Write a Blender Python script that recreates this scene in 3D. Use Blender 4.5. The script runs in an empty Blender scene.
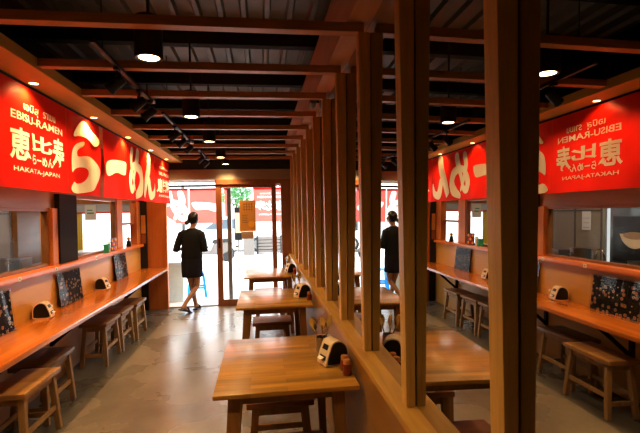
import bpy, bmesh, math, random
from mathutils import Vector, Matrix, noise
random.seed(7)
PI = math.pi
SC = bpy.context.scene
COL = SC.collection
H = 1.55                                   # eye height of the camera

# ------------------------------------------------------------------ materials
def new_mat(name):
    m = bpy.data.materials.new(name); m.use_nodes = True
    nt = m.node_tree; nt.nodes.clear()
    out = nt.nodes.new('ShaderNodeOutputMaterial')
    return m, nt, out

def N(nt, kind, **kw):
    n = nt.nodes.new(kind)
    for k, v in kw.items():
        if k.startswith('_'): setattr(n, k[1:], v)
        else: n.inputs[k.replace('__', ' ')].default_value = v
    return n

def plain(name, col, rough=.5, metal=0.0, emit=None, es=0.0, coat=0.0, bump=0.0, bscale=80, vary=0.0, spec=.5, translucent=False):
    m, nt, out = new_mat(name)
    b = N(nt, 'ShaderNodeBsdfPrincipled', Roughness=rough, Metallic=metal)
    b.inputs['Base Color'].default_value = (*col, 1)
    b.inputs['Specular IOR Level'].default_value = spec
    b.inputs['Coat Weight'].default_value = coat
    b.inputs['Coat Roughness'].default_value = .12
    if emit:
        b.inputs['Emission Color'].default_value = (*emit, 1); b.inputs['Emission Strength'].default_value = es
    if vary or bump:
        tc = N(nt, 'ShaderNodeTexCoord')
        no = N(nt, 'ShaderNodeTexNoise', Scale=bscale, Detail=5)
        nt.links.new(tc.outputs['Object'], no.inputs['Vector'])
        if vary:
            mx = N(nt, 'ShaderNodeMixRGB')
            mx.inputs[1].default_value = (*[c * (1 - vary) for c in col], 1)
            mx.inputs[2].default_value = (*[min(1, c * (1 + vary)) for c in col], 1)
            nt.links.new(no.outputs['Fac'], mx.inputs[0]); nt.links.new(mx.outputs[0], b.inputs['Base Color'])
        if bump:
            bp = N(nt, 'ShaderNodeBump', Strength=bump, Distance=.01)
            nt.links.new(no.outputs['Fac'], bp.inputs['Height']); nt.links.new(bp.outputs[0], b.inputs['Normal'])
    nt.links.new(b.outputs[0], out.inputs['Surface'])
    return m

def wood(name, c1, c2, grain='x', rough=.45, coat=.0, freq=14, staves=None, bump=.08):
    """grain runs along the given object axis; staves=(length,width) adds edge-glued blocks in the XY plane"""
    m, nt, out = new_mat(name)
    b = N(nt, 'ShaderNodeBsdfPrincipled', Roughness=rough)
    b.inputs['Coat Weight'].default_value = coat; b.inputs['Coat Roughness'].default_value = .15
    tc = N(nt, 'ShaderNodeTexCoord')
    mp = N(nt, 'ShaderNodeMapping')
    s = {'x': (.09, 1, 1), 'y': (1, .09, 1), 'z': (1, 1, .09)}[grain]
    mp.inputs['Scale'].default_value = [v * freq for v in s]
    nt.links.new(tc.outputs['Object'], mp.inputs['Vector'])
    no = N(nt, 'ShaderNodeTexNoise', Scale=1.0, Detail=7, Roughness=.62, Distortion=.6)
    nt.links.new(mp.outputs[0], no.inputs['Vector'])
    rp = N(nt, 'ShaderNodeValToRGB')
    rp.color_ramp.elements[0].position = .3; rp.color_ramp.elements[0].color = (*c1, 1)
    rp.color_ramp.elements[1].position = .72; rp.color_ramp.elements[1].color = (*c2, 1)
    nt.links.new(no.outputs['Fac'], rp.inputs[0])
    col = rp.outputs[0]
    if staves:
        br = N(nt, 'ShaderNodeTexBrick', Scale=1.0)
        br.inputs['Color1'].default_value = (.72, .72, .72, 1); br.inputs['Color2'].default_value = (1.12, 1.12, 1.12, 1)
        br.inputs['Mortar'].default_value = (.6, .6, .6, 1); br.inputs['Mortar Size'].default_value = .0008
        br.inputs['Brick Width'].default_value = staves[0]; br.inputs['Row Height'].default_value = staves[1]
        nt.links.new(tc.outputs['Object'], br.inputs['Vector'])
        mx = N(nt, 'ShaderNodeMixRGB', _blend_type='MULTIPLY'); mx.inputs[0].default_value = 1.0
        nt.links.new(col, mx.inputs[1]); nt.links.new(br.outputs[0], mx.inputs[2]); col = mx.outputs[0]
    nt.links.new(col, b.inputs['Base Color'])
    if bump:
        bp = N(nt, 'ShaderNodeBump', Strength=bump, Distance=.01)
        nt.links.new(no.outputs['Fac'], bp.inputs['Height']); nt.links.new(bp.outputs[0], b.inputs['Normal'])
    nt.links.new(b.outputs[0], out.inputs['Surface'])
    return m

def glass_mat(name, tint=(1, 1, 1), refl=1.0):
    m, nt, out = new_mat(name)
    t = N(nt, 'ShaderNodeBsdfTransparent'); t.inputs[0].default_value = (*tint, 1)
    g = N(nt, 'ShaderNodeBsdfGlossy', Roughness=0.0); g.inputs[0].default_value = (1, 1, 1, 1)
    fr = N(nt, 'ShaderNodeFresnel', IOR=1.45)
    mu = N(nt, 'ShaderNodeMath', _operation='MULTIPLY'); mu.inputs[1].default_value = refl
    nt.links.new(fr.outputs[0], mu.inputs[0])
    mx = N(nt, 'ShaderNodeMixShader')
    nt.links.new(mu.outputs[0], mx.inputs[0]); nt.links.new(t.outputs[0], mx.inputs[1]); nt.links.new(g.outputs[0], mx.inputs[2])
    nt.links.new(mx.outputs[0], out.inputs['Surface'])
    return m

def cloth_mat(name, col, trans=.45, vary=.12):
    m, nt, out = new_mat(name)
    tc = N(nt, 'ShaderNodeTexCoord'); no = N(nt, 'ShaderNodeTexNoise', Scale=5, Detail=4)
    nt.links.new(tc.outputs['Object'], no.inputs['Vector'])
    mx = N(nt, 'ShaderNodeMixRGB')
    mx.inputs[1].default_value = (*[c * (1 - vary) for c in col], 1); mx.inputs[2].default_value = (*[min(1, c * (1 + vary)) for c in col], 1)
    nt.links.new(no.outputs['Fac'], mx.inputs[0])
    d = N(nt, 'ShaderNodeBsdfDiffuse'); t = N(nt, 'ShaderNodeBsdfTranslucent')
    nt.links.new(mx.outputs[0], d.inputs[0]); nt.links.new(mx.outputs[0], t.inputs[0])
    a = N(nt, 'ShaderNodeMixShader'); a.inputs[0].default_value = trans
    nt.links.new(d.outputs[0], a.inputs[1]); nt.links.new(t.outputs[0], a.inputs[2])
    g = N(nt, 'ShaderNodeBsdfGlossy', Roughness=.35); g.inputs[0].default_value = (1, .9, .8, 1)
    s = N(nt, 'ShaderNodeMixShader'); s.inputs[0].default_value = .04
    nt.links.new(a.outputs[0], s.inputs[1]); nt.links.new(g.outputs[0], s.inputs[2])
    nt.links.new(s.outputs[0], out.inputs['Surface'])
    return m

def emis(name, col, st):
    m, nt, out = new_mat(name)
    e = N(nt, 'ShaderNodeEmission', Strength=st); e.inputs[0].default_value = (*col, 1)
    nt.links.new(e.outputs[0], out.inputs['Surface']); return m

def menu_mat(name, scale, axes='yz'):
    """black menu sheet with rows of round dishes"""
    m, nt, out = new_mat(name)
    tc = N(nt, 'ShaderNodeTexCoord'); mp = N(nt, 'ShaderNodeMapping')
    mp.inputs['Scale'].default_value = (0, scale, scale * 1.1)
    nt.links.new(tc.outputs['Object'], mp.inputs['Vector'])
    vo = N(nt, 'ShaderNodeTexVoronoi', Scale=1.0); vo.inputs['Randomness'].default_value = .6
    nt.links.new(mp.outputs[0], vo.inputs['Vector'])
    rp = N(nt, 'ShaderNodeValToRGB'); e = rp.color_ramp.elements
    e[0].position = .12; e[0].color = (.75, .3, .07, 1)
    e[1].position = .42; e[1].color = (.012, .01, .01, 1)
    e2 = e.new(.26); e2.color = (.35, .1, .03, 1); e3 = e.new(.34); e3.color = (.75, .6, .42, 1); e4 = e.new(.38); e4.color = (.05, .04, .03, 1)
    nt.links.new(vo.outputs['Distance'], rp.inputs[0])
    hs = N(nt, 'ShaderNodeMixRGB', _blend_type='MULTIPLY'); hs.inputs[0].default_value = .45; bw = N(nt, 'ShaderNodeSeparateXYZ'); nt.links.new(vo.outputs['Color'], bw.inputs[0])
    nt.links.new(rp.outputs[0], hs.inputs[1]); nt.links.new(bw.outputs[0], hs.inputs[2])
    b = N(nt, 'ShaderNodeBsdfPrincipled', Roughness=.6); b.inputs['Specular IOR Level'].default_value = .1; nt.links.new(hs.outputs[0], b.inputs['Base Color'])
    nt.links.new(b.outputs[0], out.inputs['Surface']); return m

M = {}
M['table'] = wood('table_wood', (.36, .175, .026), (.66, .365, .062), 'x', .28, .35, 20, (.34, .048))
M['table_leg'] = wood('table_leg_wood', (.24, .115, .024), (.40, .20, .050), 'z', .4, .1, 30)
M['counter'] = wood('counter_wood', (.62, .18, .020), (.82, .29, .042), 'y', .22, .5, 10)
M['sill'] = wood('sill_wood', (.60, .16, .022), (.78, .25, .045), 'y', .3, .15, 12)
M['post'] = wood('post_wood', (.48, .28, .06), (.73, .46, .125), 'z', .4, .1, 34)
M['beam'] = wood('beam_wood', (.38, .17, .045), (.55, .26, .08), 'x', .45, .0, 26)
M['ledge'] = wood('ledge_wood', (.44, .24, .05), (.62, .37, .09), 'y', .38, .1, 24)
M['lowwall'] = wood('lowwall_panel', (.36, .17, .028), (.46, .23, .045), 'y', .28, .45, 6, bump=.02)
M['soffit'] = wood('soffit_board', (.60, .36, .055), (.74, .47, .085), 'y', .5, .0, 8)
M['panel'] = wood('wall_panel', (.44, .14, .025), (.60, .22, .045), 'z', .5, .0, 8)
M['tanwall'] = wood('tan_panel', (.54, .28, .055), (.67, .37, .085), 'y', .42, .05, 5, bump=.02)
M['doorwood'] = wood('door_wood', (.24, .085, .03), (.36, .14, .05), 'z', .4, .1, 24)
M['stool'] = wood('stool_wood', (.24, .125, .055), (.40, .22, .10), 'y', .45, .05, 26)
M['stool_leg'] = wood('stool_leg_wood', (.32, .18, .07), (.50, .31, .12), 'z', .45, .0, 34)
M['stool_dark'] = wood('stool_dark_wood', (.12, .06, .03), (.22, .115, .055), 'y', .4, .1, 26)
M['stool_light'] = wood('stool_light_wood', (.36, .18, .06), (.55, .30, .11), 'y', .4, .1, 26)
M['tstool'] = wood('table_stool_wood', (.22, .085, .03), (.36, .15, .055), 'x', .4, .1, 26)
M['duct'] = wood('duct_board', (.48, .27, .16), (.60, .36, .24), 'y', .6, .0, 10)
M['signband'] = wood('sign_band', (.30, .23, .16), (.37, .29, .21), 'x', .55, .0, 6)
M['black'] = plain('black_paint', (.012, .011, .011), .45)
M['blackmatte'] = plain('dark_paint', (.018, .014, .012), .8)
M['darkbrown'] = plain('dark_brown_paint', (.020, .013, .010), .7, spec=.2)
M['chrome'] = plain('chrome', (.75, .75, .75), .12, 1)
M['steel'] = plain('brushed_steel', (.45, .44, .42), .3, 1, vary=.1, bscale=30)
M['red'] = cloth_mat('red_cloth', (.86, .024, .008), .25)
M['cream'] = cloth_mat('cream_print', (.97, .86, .62), .1, .06)
M['outred'] = cloth_mat('outdoor_red_cloth', (.70, .16, .13), .6)
M['outwhite'] = cloth_mat('outdoor_white_print', (.95, .93, .9), .5, .03)
M['glass'] = glass_mat('clear_glass', (1, 1, 1), .010)
M['ivory'] = plain('ivory_plastic', (.74, .60, .40), .35)
M['blackplastic'] = plain('black_plastic', (.01, .01, .01), .3)
M['paper'] = plain('paper', (.85, .8, .7), .8)
M['tag'] = plain('white_tag', (.85, .72, .5), .5)
M['lens'] = emis('lamp_lens', (1, .80, .48), 18)
M['dl'] = emis('downlight_lens', (1, .70, .32), 16)
M['tube'] = emis('tube_light', (1, .93, .78), 6)
M['jarred'] = plain('chili_oil', (.22, .035, .012), .12, coat=.6)
M['jarlid'] = plain('amber_lid', (.50, .22, .07), .3)
M['skin'] = plain('skin', (.52, .30, .20), .5)
M['hair'] = plain('hair', (.010, .008, .008), .4, vary=.4, bscale=60)
M['tee'] = plain('black_shirt', (.010, .010, .011), .95, bump=.25, bscale=14)
M['skirt'] = plain('navy_skirt', (.013, .010, .020), .95, bump=.25, bscale=10)
M['sandal'] = plain('sandal', (.02, .018, .018), .5)
M['blueplastic'] = plain('blue_plastic', (.02, .42, .95), .35)
M['concrete'] = plain('grey_concrete', (.58, .80, .95), .8, bump=.15, bscale=20, vary=.1)
M['street'] = plain('street_paving', (.80, .80, .80), .8, vary=.05, bscale=3)
M['facade'] = plain('pale_facade', (.82, .82, .80), .8, vary=.04, bscale=1)
M['shutter'] = plain('grey_shutter', (.55, .58, .60), .6)
M['carpaint'] = plain('silver_car_paint', (.62, .64, .66), .2, .3, coat=.6)
M['carglass'] = plain('car_window', (.10, .13, .15), .08)
M['rubber'] = plain('tyre_rubber', (.03, .03, .03), .7)
M['taillight'] = plain('tail_light', (.55, .03, .03), .2)
M['leaf'] = plain('leaves', (.10, .26, .10), .7, vary=.5, bscale=6)
M['bark'] = plain('bark', (.13, .08, .05), .9)
M['poster'] = plain('orange_poster', (.62, .30, .07), .6, vary=.15, bscale=9)
M['ink'] = plain('dark_ink', (.10, .05, .02), .6)
M['yolk'] = plain('yellow_print', (.80, .38, .02), .6)
M['brownpaper'] = plain('brown_paper', (.45, .29, .18), .7)
M['darkmetal'] = plain('grey_brown_metal', (.16, .14, .125), .5, .2, vary=.2, bscale=25)
M['greybeige'] = plain('grey_beige_panel', (.36, .32, .26), .6, vary=.05, bscale=2)
M['green'] = plain('green_box', (.03, .28, .14), .5)
M['yellowcloth'] = plain('yellow_sheet', (.85, .62, .08), .6)
M['amberpaper'] = plain('amber_menu', (.58, .32, .08), .6, vary=.3, bscale=20)
M['menu'] = menu_mat('menu_sheet', 21)
M['acrylic'] = glass_mat('acrylic', (.97, .97, .97), .04)
M['fridgelight'] = emis('fridge_light', (.92, .97, 1), 1.2)
M['white'] = plain('white_enamel', (.80, .82, .84), .35)

def floor_mat():
    m, nt, out = new_mat('polished_concrete')
    b = N(nt, 'ShaderNodeBsdfPrincipled')
    tc = N(nt, 'ShaderNodeTexCoord')
    n1 = N(nt, 'ShaderNodeTexNoise', Scale=1.3, Detail=9, Roughness=.5, Distortion=.2)
    n2 = N(nt, 'ShaderNodeTexNoise', Scale=9, Detail=8, Roughness=.75)
    for n in (n1, n2): nt.links.new(tc.outputs['Object'], n.inputs['Vector'])
    r1 = N(nt, 'ShaderNodeValToRGB'); e = r1.color_ramp.elements
    e[0].position = .25; e[0].color = (.165, .138, .11, 1); e[1].position = .78; e[1].color = (.37, .32, .26, 1)
    nt.links.new(n1.outputs['Fac'], r1.inputs[0])
    r2 = N(nt, 'ShaderNodeValToRGB'); e = r2.color_ramp.elements
    e[0].position = .35; e[0].color = (.86, .86, .86, 1); e[1].position = .65; e[1].color = (1.08, 1.08, 1.08, 1)
    nt.links.new(n2.outputs['Fac'], r2.inputs[0])
    mu = N(nt, 'ShaderNodeMixRGB', _blend_type='MULTIPLY'); mu.inputs[0].default_value = .8
    b.inputs['Specular IOR Level'].default_value = .8; b.inputs['Coat Weight'].default_value = .35; b.inputs['Coat Roughness'].default_value = .22
    nt.links.new(r1.outputs[0], mu.inputs[1]); nt.links.new(r2.outputs[0], mu.inputs[2])
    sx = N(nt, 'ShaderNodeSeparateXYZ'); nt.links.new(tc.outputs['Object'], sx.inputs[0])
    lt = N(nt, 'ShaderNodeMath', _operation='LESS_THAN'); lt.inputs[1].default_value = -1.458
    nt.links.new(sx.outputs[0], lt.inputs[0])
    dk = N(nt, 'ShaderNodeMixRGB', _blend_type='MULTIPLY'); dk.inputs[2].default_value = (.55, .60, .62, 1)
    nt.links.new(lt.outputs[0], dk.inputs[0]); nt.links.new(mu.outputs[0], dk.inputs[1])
    nt.links.new(dk.outputs[0], b.inputs['Base Color'])
    r3 = N(nt, 'ShaderNodeValToRGB'); e = r3.color_ramp.elements
    e[0].color = (.14, .14, .14, 1); e[1].color = (.42, .42, .42, 1)
    nt.links.new(n1.outputs['Fac'], r3.inputs[0]); nt.links.new(r3.outputs[0], b.inputs['Roughness'])
    bp = N(nt, 'ShaderNodeBump', Strength=.08, Distance=.01)
    nt.links.new(n2.outputs['Fac'], bp.inputs['Height']); nt.links.new(bp.outputs[0], b.inputs['Normal'])
    nt.links.new(b.outputs[0], out.inputs['Surface']); return m
M['floor'] = floor_mat()

def mirror_mat():
    m, nt, out = new_mat('silvered_mirror')
    g = N(nt, 'ShaderNodeBsdfGlossy', Roughness=0.0); g.inputs[0].default_value = (.60, .59, .56, 1)
    nt.links.new(g.outputs[0], out.inputs['Surface']); return m
M['mirror'] = mirror_mat()

def roof_mat():
    m, nt, out = new_mat('roof_sheet')
    b = N(nt, 'ShaderNodeBsdfPrincipled', Roughness=.5, Metallic=.3)
    tc = N(nt, 'ShaderNodeTexCoord'); no = N(nt, 'ShaderNodeTexNoise', Scale=2.5, Detail=5)
    nt.links.new(tc.outputs['Object'], no.inputs['Vector'])
    mx = N(nt, 'ShaderNodeMixRGB'); mx.inputs[1].default_value = (.13, .11, .09, 1); mx.inputs[2].default_value = (.24, .21, .18, 1)
    nt.links.new(no.outputs['Fac'], mx.inputs[0]); nt.links.new(mx.outputs[0], b.inputs['Base Color'])
    nt.links.new(b.outputs[0], out.inputs['Surface']); return m
M['roof'] = roof_mat()

# ------------------------------------------------------------------ mesh helpers
class MB:
    def __init__(s): s.bm = bmesh.new()
    def _add(s, tmp, mat=None):
        if mat is not None: bmesh.ops.transform(tmp, matrix=mat, verts=tmp.verts)
        me = bpy.data.meshes.new('t'); tmp.to_mesh(me); tmp.free(); s.bm.from_mesh(me); bpy.data.meshes.remove(me)
    def box(s, x0, x1, y0, y1, z0, z1, bev=.004, rot=None):
        t = bmesh.new(); bmesh.ops.create_cube(t, size=1)
        bmesh.ops.scale(t, vec=(abs(x1 - x0), abs(y1 - y0), abs(z1 - z0)), verts=t.verts)
        if bev: bmesh.ops.bevel(t, geom=t.edges[:], offset=min(bev, .45 * min(abs(x1 - x0), abs(y1 - y0), abs(z1 - z0))), segments=2, affect='EDGES', profile=.6)
        mt = Matrix.Translation(((x0 + x1) / 2, (y0 + y1) / 2, (z0 + z1) / 2))
        if rot is not None: mt = mt @ rot
        s._add(t, mt); return s
    def bar(s, p0, p1, w0, d0, w1=None, d1=None, bev=.003, up=(0, 1, 0)):
        """tapered square bar from p0 to p1; w along side, d along the other"""
        w1 = w0 if w1 is None else w1; d1 = d0 if d1 is None else d1
        p0, p1 = Vector(p0), Vector(p1); ax = (p1 - p0).normalized(); u = Vector(up)
        sd = ax.cross(u)
        if sd.length < 1e-4: sd = ax.cross(Vector((1, 0, 0)))
        sd.normalize(); u = sd.cross(ax).normalized()
        t = bmesh.new(); vs = []
        for p, w, d in ((p0, w0, d0), (p1, w1, d1)):
            vs.append([t.verts.new(p + sd * a * w / 2 + u * b * d / 2) for a, b in ((-1, -1), (1, -1), (1, 1), (-1, 1))])
        for i in range(4): t.faces.new((vs[0][i], vs[0][(i + 1) % 4], vs[1][(i + 1) % 4], vs[1][i]))
        t.faces.new(vs[0][::-1]); t.faces.new(vs[1])
        bmesh.ops.recalc_face_normals(t, faces=t.faces)
        if bev: bmesh.ops.bevel(t, geom=t.edges[:], offset=bev, segments=2, affect='EDGES')
        s._add(t); return s
    def lathe(s, prof, c=(0, 0, 0), n=28, mat=None, caps=True):
        """prof: (radius, z) pairs"""
        t = bmesh.new(); rings = []
        for r, z in prof:
            rings.append([t.verts.new((max(r, 1e-5) * math.cos(2 * PI * i / n), max(r, 1e-5) * math.sin(2 * PI * i / n), z)) for i in range(n)])
        for a, b in zip(rings, rings[1:]):
            for i in range(n): t.faces.new((a[i], a[(i + 1) % n], b[(i + 1) % n], b[i]))
        if caps: t.faces.new(rings[0][::-1]); t.faces.new(rings[-1])
        bmesh.ops.remove_doubles(t, verts=t.verts, dist=2e-5)
        bmesh.ops.recalc_face_normals(t, faces=t.faces)
        m = Matrix.Translation(c)
        if mat is not None: m = m @ mat
        s._add(t, m); return s
    def tube(s, pts, r, n=10, cap=True):
        pts = [Vector(p) for p in pts]; t = bmesh.new(); rings = []
        rs = r if isinstance(r, (list, tuple)) else [r] * len(pts)
        for i, p in enumerate(pts):
            d = (pts[min(i + 1, len(pts) - 1)] - pts[max(i - 1, 0)]).normalized()
            a = d.cross(Vector((.13, .31, .94))).normalized(); b = d.cross(a)
            rings.append([t.verts.new(p + (a * math.cos(2 * PI * k / n) + b * math.sin(2 * PI * k / n)) * rs[i]) for k in range(n)])
        for a, b in zip(rings, rings[1:]):
            for k in range(n): t.faces.new((a[k], a[(k + 1) % n], b[(k + 1) % n], b[k]))
        t.faces.new(rings[0][::-1]); t.faces.new(rings[-1])
        bmesh.ops.recalc_face_normals(t, faces=t.faces)
        s._add(t); return s
    def loft(s, rings, n=28, caps=(True, True)):
        """rings: (cx, cy, cz, rx, ry[, tiltx])"""
        t = bmesh.new(); rr = []
        for R in rings:
            cx, cy, cz, rx, ry = R[:5]; tl = R[5] if len(R) > 5 else 0
            rr.append([t.verts.new((cx + rx * math.cos(2 * PI * i / n), cy + ry * math.sin(2 * PI * i / n), cz + tl * math.cos(2 * PI * i / n))) for i in range(n)])
        for a, b in zip(rr, rr[1:]):
            for i in range(n): t.faces.new((a[i], a[(i + 1) % n], b[(i + 1) % n], b[i]))
        if caps[0]: t.faces.new(rr[0][::-1])
        if caps[1]: t.faces.new(rr[-1])
        bmesh.ops.recalc_face_normals(t, faces=t.faces)
        s._add(t); return s
    def prism(s, poly, h, mat=None, bev=0):
        """poly in XY extruded by h in +Z then transformed"""
        t = bmesh.new(); a = [t.verts.new((x, y, 0)) for x, y in poly]; b = [t.verts.new((x, y, h)) for x, y in poly]
        n = len(poly)
        for i in range(n): t.faces.new((a[i], a[(i + 1) % n], b[(i + 1) % n], b[i]))
        t.faces.new(a[::-1]); t.faces.new(b)
        bmesh.ops.recalc_face_normals(t, faces=t.faces)
        if bev: bmesh.ops.bevel(t, geom=t.edges[:], offset=bev, segments=2, affect='EDGES')
        s._add(t, mat); return s
    def build(s, name, mat, parent=None, smooth=False, angle=None):
        me = bpy.data.meshes.new(name); s.bm.normal_update(); s.bm.to_mesh(me); s.bm.free()
        if smooth:
            me.polygons.foreach_set('use_smooth', [True] * len(me.polygons))
            if angle: me.set_sharp_from_angle(angle=math.radians(angle))
        me.materials.append(mat)
        o = bpy.data.objects.new(name, me); COL.objects.link(o)
        if parent is not None: o.parent = parent
        return o

def tag(o, label=None, cat=None, group=None, kind=None):
    if label: o['label'] = label
    if cat: o['category'] = cat
    if group: o['group'] = group
    if kind: o['kind'] = kind
    return o
def thing(name, label, cat, loc=(0, 0, 0), rz=0, group=None):
    o = bpy.data.objects.new(name, None); COL.objects.link(o)
    o.location = loc; o.rotation_euler = (0, 0, rz); o.empty_display_size = .05
    return tag(o, label, cat, group)
def struct(o): o['kind'] = 'structure'; return o
def kids(o, cache={}):
    return [c for c in bpy.data.objects if c.parent == o]
def dup(root, loc, rz=None, label=None, group=None):
    def rec(o, par):
        c = o.copy(); COL.objects.link(c); c.parent = par
        for ch in kids(o): rec(ch, c)
        return c
    r = rec(root, None); r.location = loc
    if rz is not None: r.rotation_euler = (0, 0, rz)
    if label: r['label'] = label
    if group: r['group'] = group
    return r
def R3(ax, deg): return Matrix.Rotation(math.radians(deg), 4, ax)
ORD = ['nearest', 'second', 'third', 'fourth', 'fifth', 'sixth', 'seventh', 'eighth', 'ninth', 'tenth', 'eleventh']

# ------------------------------------------------------------------ layout numbers
S, YA, ZB = .6246, 2.0894, 2.434            # beam spacing, first beam in view, beam underside
XP, XM = .4945, .546                         # post face, mirror
ZL, XL = .853, .461                          # ledge of the low wall
XC, ZC = -1.523, .691                        # counter edge, counter top
XBN = -1.475                                 # banner plane
YE = 7.434                                   # front wall
XW = -1.96                                   # kitchen wall face
ROOF = 3.15

# ------------------------------------------------------------------ setting
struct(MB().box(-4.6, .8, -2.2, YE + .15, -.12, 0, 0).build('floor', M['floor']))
# roof: ribbed sheet running along the room
def roof():
    t = MB(); x = -4.6; prof = []
    while x < .8:
        prof += [(x, 0), (x + .15, 0), (x + .165, -.035), (x + .2, -.035), (x + .215, 0)]; x += .18
    poly = prof + [(prof[-1][0], .05), (prof[0][0], .05)]
    t.prism(poly, 9.8, Matrix.Translation((0, 7.6, ROOF)) @ R3('X', 90))
    return struct(t.build('ceiling', M['roof']))
roof()
for i in range(8):
    y = -1.2 + i * 1.15 + .35
    tag(struct(MB().box(-1.98, .59, y, y + .09, ROOF - .16, ROOF - .036, .004).build('trim_%d' % (i + 1), M['blackmatte'])))
# left wall, made of the boards below, between and above the openings
struct(MB().box(XW - .06, XW, -2.2, YE, 0, 1.052, 0).build('wall_left_lower', M['tanwall']))
M['upper'] = wood('upper_wall_panel', (.17, .068, .016), (.27, .115, .030), 'y', .35, .1, 7)
struct(MB().box(XW - .06, XW - .01, -2.2, 4.6, 1.64, 2.41, 0).box(XW - .06, XW - .01, 4.6, YE, 1.78, 2.41, 0).build('wall_left_upper', M['upper']))
struct(MB().box(XW - .10, XW + .02, -2.2, YE, 2.49, ROOF - .036, 0).build('wall_left_top', M['blackmatte']))
struct(MB().box(XW - .09, XW + .02, 4.36, 4.47, 1.10, 1.64, .004).build('trim_10', M['panel']))
struct(MB().box(XW - .09, XW + .035, 4.471, 4.87, 1.10, 1.78, .004).build('trim_11', M['darkbrown']))
struct(MB().box(XW - .09, XW + .0, 6.26, 6.50, 1.10, 1.78, .004).build('trim_12', M['panel']))
struct(MB().box(XW - .09, XW + .01, 7.16, 7.40, 1.10, 1.78, .004).build('trim_13', M['panel']))
# header board above the counter: its underside carries the downlights
struct(MB().box(-2.0, -1.267, -2.2, YE, 2.413, 2.482, .003).build('trim_14', M['soffit']))
# front wall
struct(MB().box(XW - .04, -1.857, YE - .06, YE + .06, 0, 2.13, .003).build('wall_front_dark_strip', M['blackmatte']))
struct(MB().box(-1.857, -1.550, YE - .02, YE + .06, 0, 2.13, .003).build('wall_front_left', M['panel']))
struct(MB().box(-1.98, .60, YE - .05, YE + .05, 2.13, 2.30, .003).build('wall_front_band', M['signband']))
struct(MB().box(-1.98, .60, YE - .02, YE + .05, 2.30, ROOF, 0).build('wall_front_top', M['blackmatte']))
struct(MB().box(.345, .60, YE - .05, YE + .05, 0, 2.13, .003).build('wall_front_right', M['doorwood']))
struct(MB().box(-.75, .345, YE - .05, YE + .05, 2.045, 2.13, .003).build('trim_15', M['doorwood']))
# right wall behind the mirror and the low wall in front of it
struct(MB().box(.62, .74, -2.2, YE + .05, 0, ROOF, 0).build('wall_right', M['blackmatte']))
struct(MB().box(XL, .60, -2.2, YE - .06, 0, .822, .003).build('wall_right_low', M['lowwall']))
struct(MB().box(XL - .008, .60, -2.2, YE - .06, .823, ZL, .004).build('trim_16', M['ledge']))
struct(MB().box(-4.6, .74, -2.32, -2.2, 0, ROOF, 0).build('wall_back', M['tanwall']))
# kitchen shell
struct(MB().box(-4.7, -4.6, -2.2, YE + .05, 0, ROOF, 0).build('wall_kitchen_far', M['greybeige']))
struct(MB().box(-4.6, XW - .04, YE - .02, YE + .05, 0, .95, 0).build('wall_kitchen_front_lower', M['panel']))
struct(MB().box(-4.6, XW - .04, YE - .02, YE + .05, 1.74, ROOF, 0).build('wall_kitchen_front_upper', M['panel']))
# mirror, very slightly out of plumb
mir = MB().box(0, .006, -3.5, 4.87, ZL - 1.55 + .003, 1.44, 0).build('wall_mirror', M['mirror'])
tag(mir, 'tall plain wall mirror behind the row of wooden posts', 'mirror')
nv = Vector((math.cos(-.0052) * math.cos(-.0159), math.sin(-.0052) * math.cos(-.0159), math.sin(-.0159)))
zv = (Vector((0, 0, 1)) - nv * nv.z).normalized(); yv = zv.cross(nv)
mir.matrix_world = Matrix.Translation((XM, 2.5, 1.55)) @ Matrix((nv, yv, zv)).transposed().to_4x4()

# ------------------------------------------------------------------ windows of the kitchen
def window(idx, y0, y1, zt=1.64):
    f = MB()
    f.box(XW - .07, XW - .012, y0, y0 + .03, 1.10, zt, .003).box(XW - .07, XW - .012, y1 - .03, y1, 1.10, zt, .003)
    f.box(XW - .07, XW - .012, y0 + .03, y1 - .03, 1.10, 1.125, .003).box(XW - .07, XW - .012, y0 + .03, y1 - .03, zt - .03, zt, .003)
    o = struct(f.build('window_%d' % idx, M['upper']))
    MB().box(XW - .043, XW - .037, y0 + .03, y1 - .03, 1.125, zt - .03, 0).build('pane', M['glass'], o)
    return o
window(1, .6, 4.36); window(2, 4.87, 6.26, 1.78)
w3 = struct(MB().box(-4.6, -2.0, YE - .01, YE + .04, .95, 1.0, .003).box(-4.6, -2.0, YE - .01, YE + .04, 1.70, 1.74, .003)
            .box(-3.25, -3.18, YE - .01, YE + .04, 1.0, 1.70, .003).build('window_3', M['panel']))
MB().box(-4.6, -2.0, YE + .01, YE + .016, 1.0, 1.70, 0).build('pane', M['glass'], w3)
kd = tag(MB().box(-3.10, -3.0, 5.82, 6.95, 0, 2.2, .004).build('tall_cupboard', M['upper']), 'tall dark brown cupboard in the kitchen behind the left window', 'cupboard')
# small cupboard shelf in the third opening
sh = thing('wall_shelf', 'small dark shelf board in the narrow opening beside the entrance', 'shelf', (XW - .05, 6.83, 1.42))
MB().box(-.10, .03, -.32, .32, 0, .03, .003).build('board', M['doorwood'], sh)

# ------------------------------------------------------------------ sill and counter
sl = tag(MB().box(XW - .09, -1.88, -1.9, 7.30, 1.053, 1.10, .014).build('serving_ledge', M['sill'], smooth=True, angle=40),
         'narrow orange-stained ledge running under the kitchen windows', 'ledge')
ct = thing('bar_counter', 'long orange-brown wooden bar counter along the kitchen wall', 'counter', (0, 0, 0))
MB().box(XW + .002, XC, -1.9, 7.40, ZC - .042, ZC, .010).build('worktop', M['counter'], ct, True, 40)
for y in (.5, 1.3, 3.2, 4.3, 6.5):
    b = MB(); b.box(XW + .001, XW + .03, y - .02, y + .02, .36, ZC - .043, .003)
    b.box(XW + .03, XC - .10, y - .02, y + .02, ZC - .075, ZC - .043, .003)
    b.bar((XW + .02, y, .38), (XC - .13, y, ZC - .07), .03, .03, up=(0, 1, 0))
    b.build('bracket', M['darkbrown'], ct)

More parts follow.
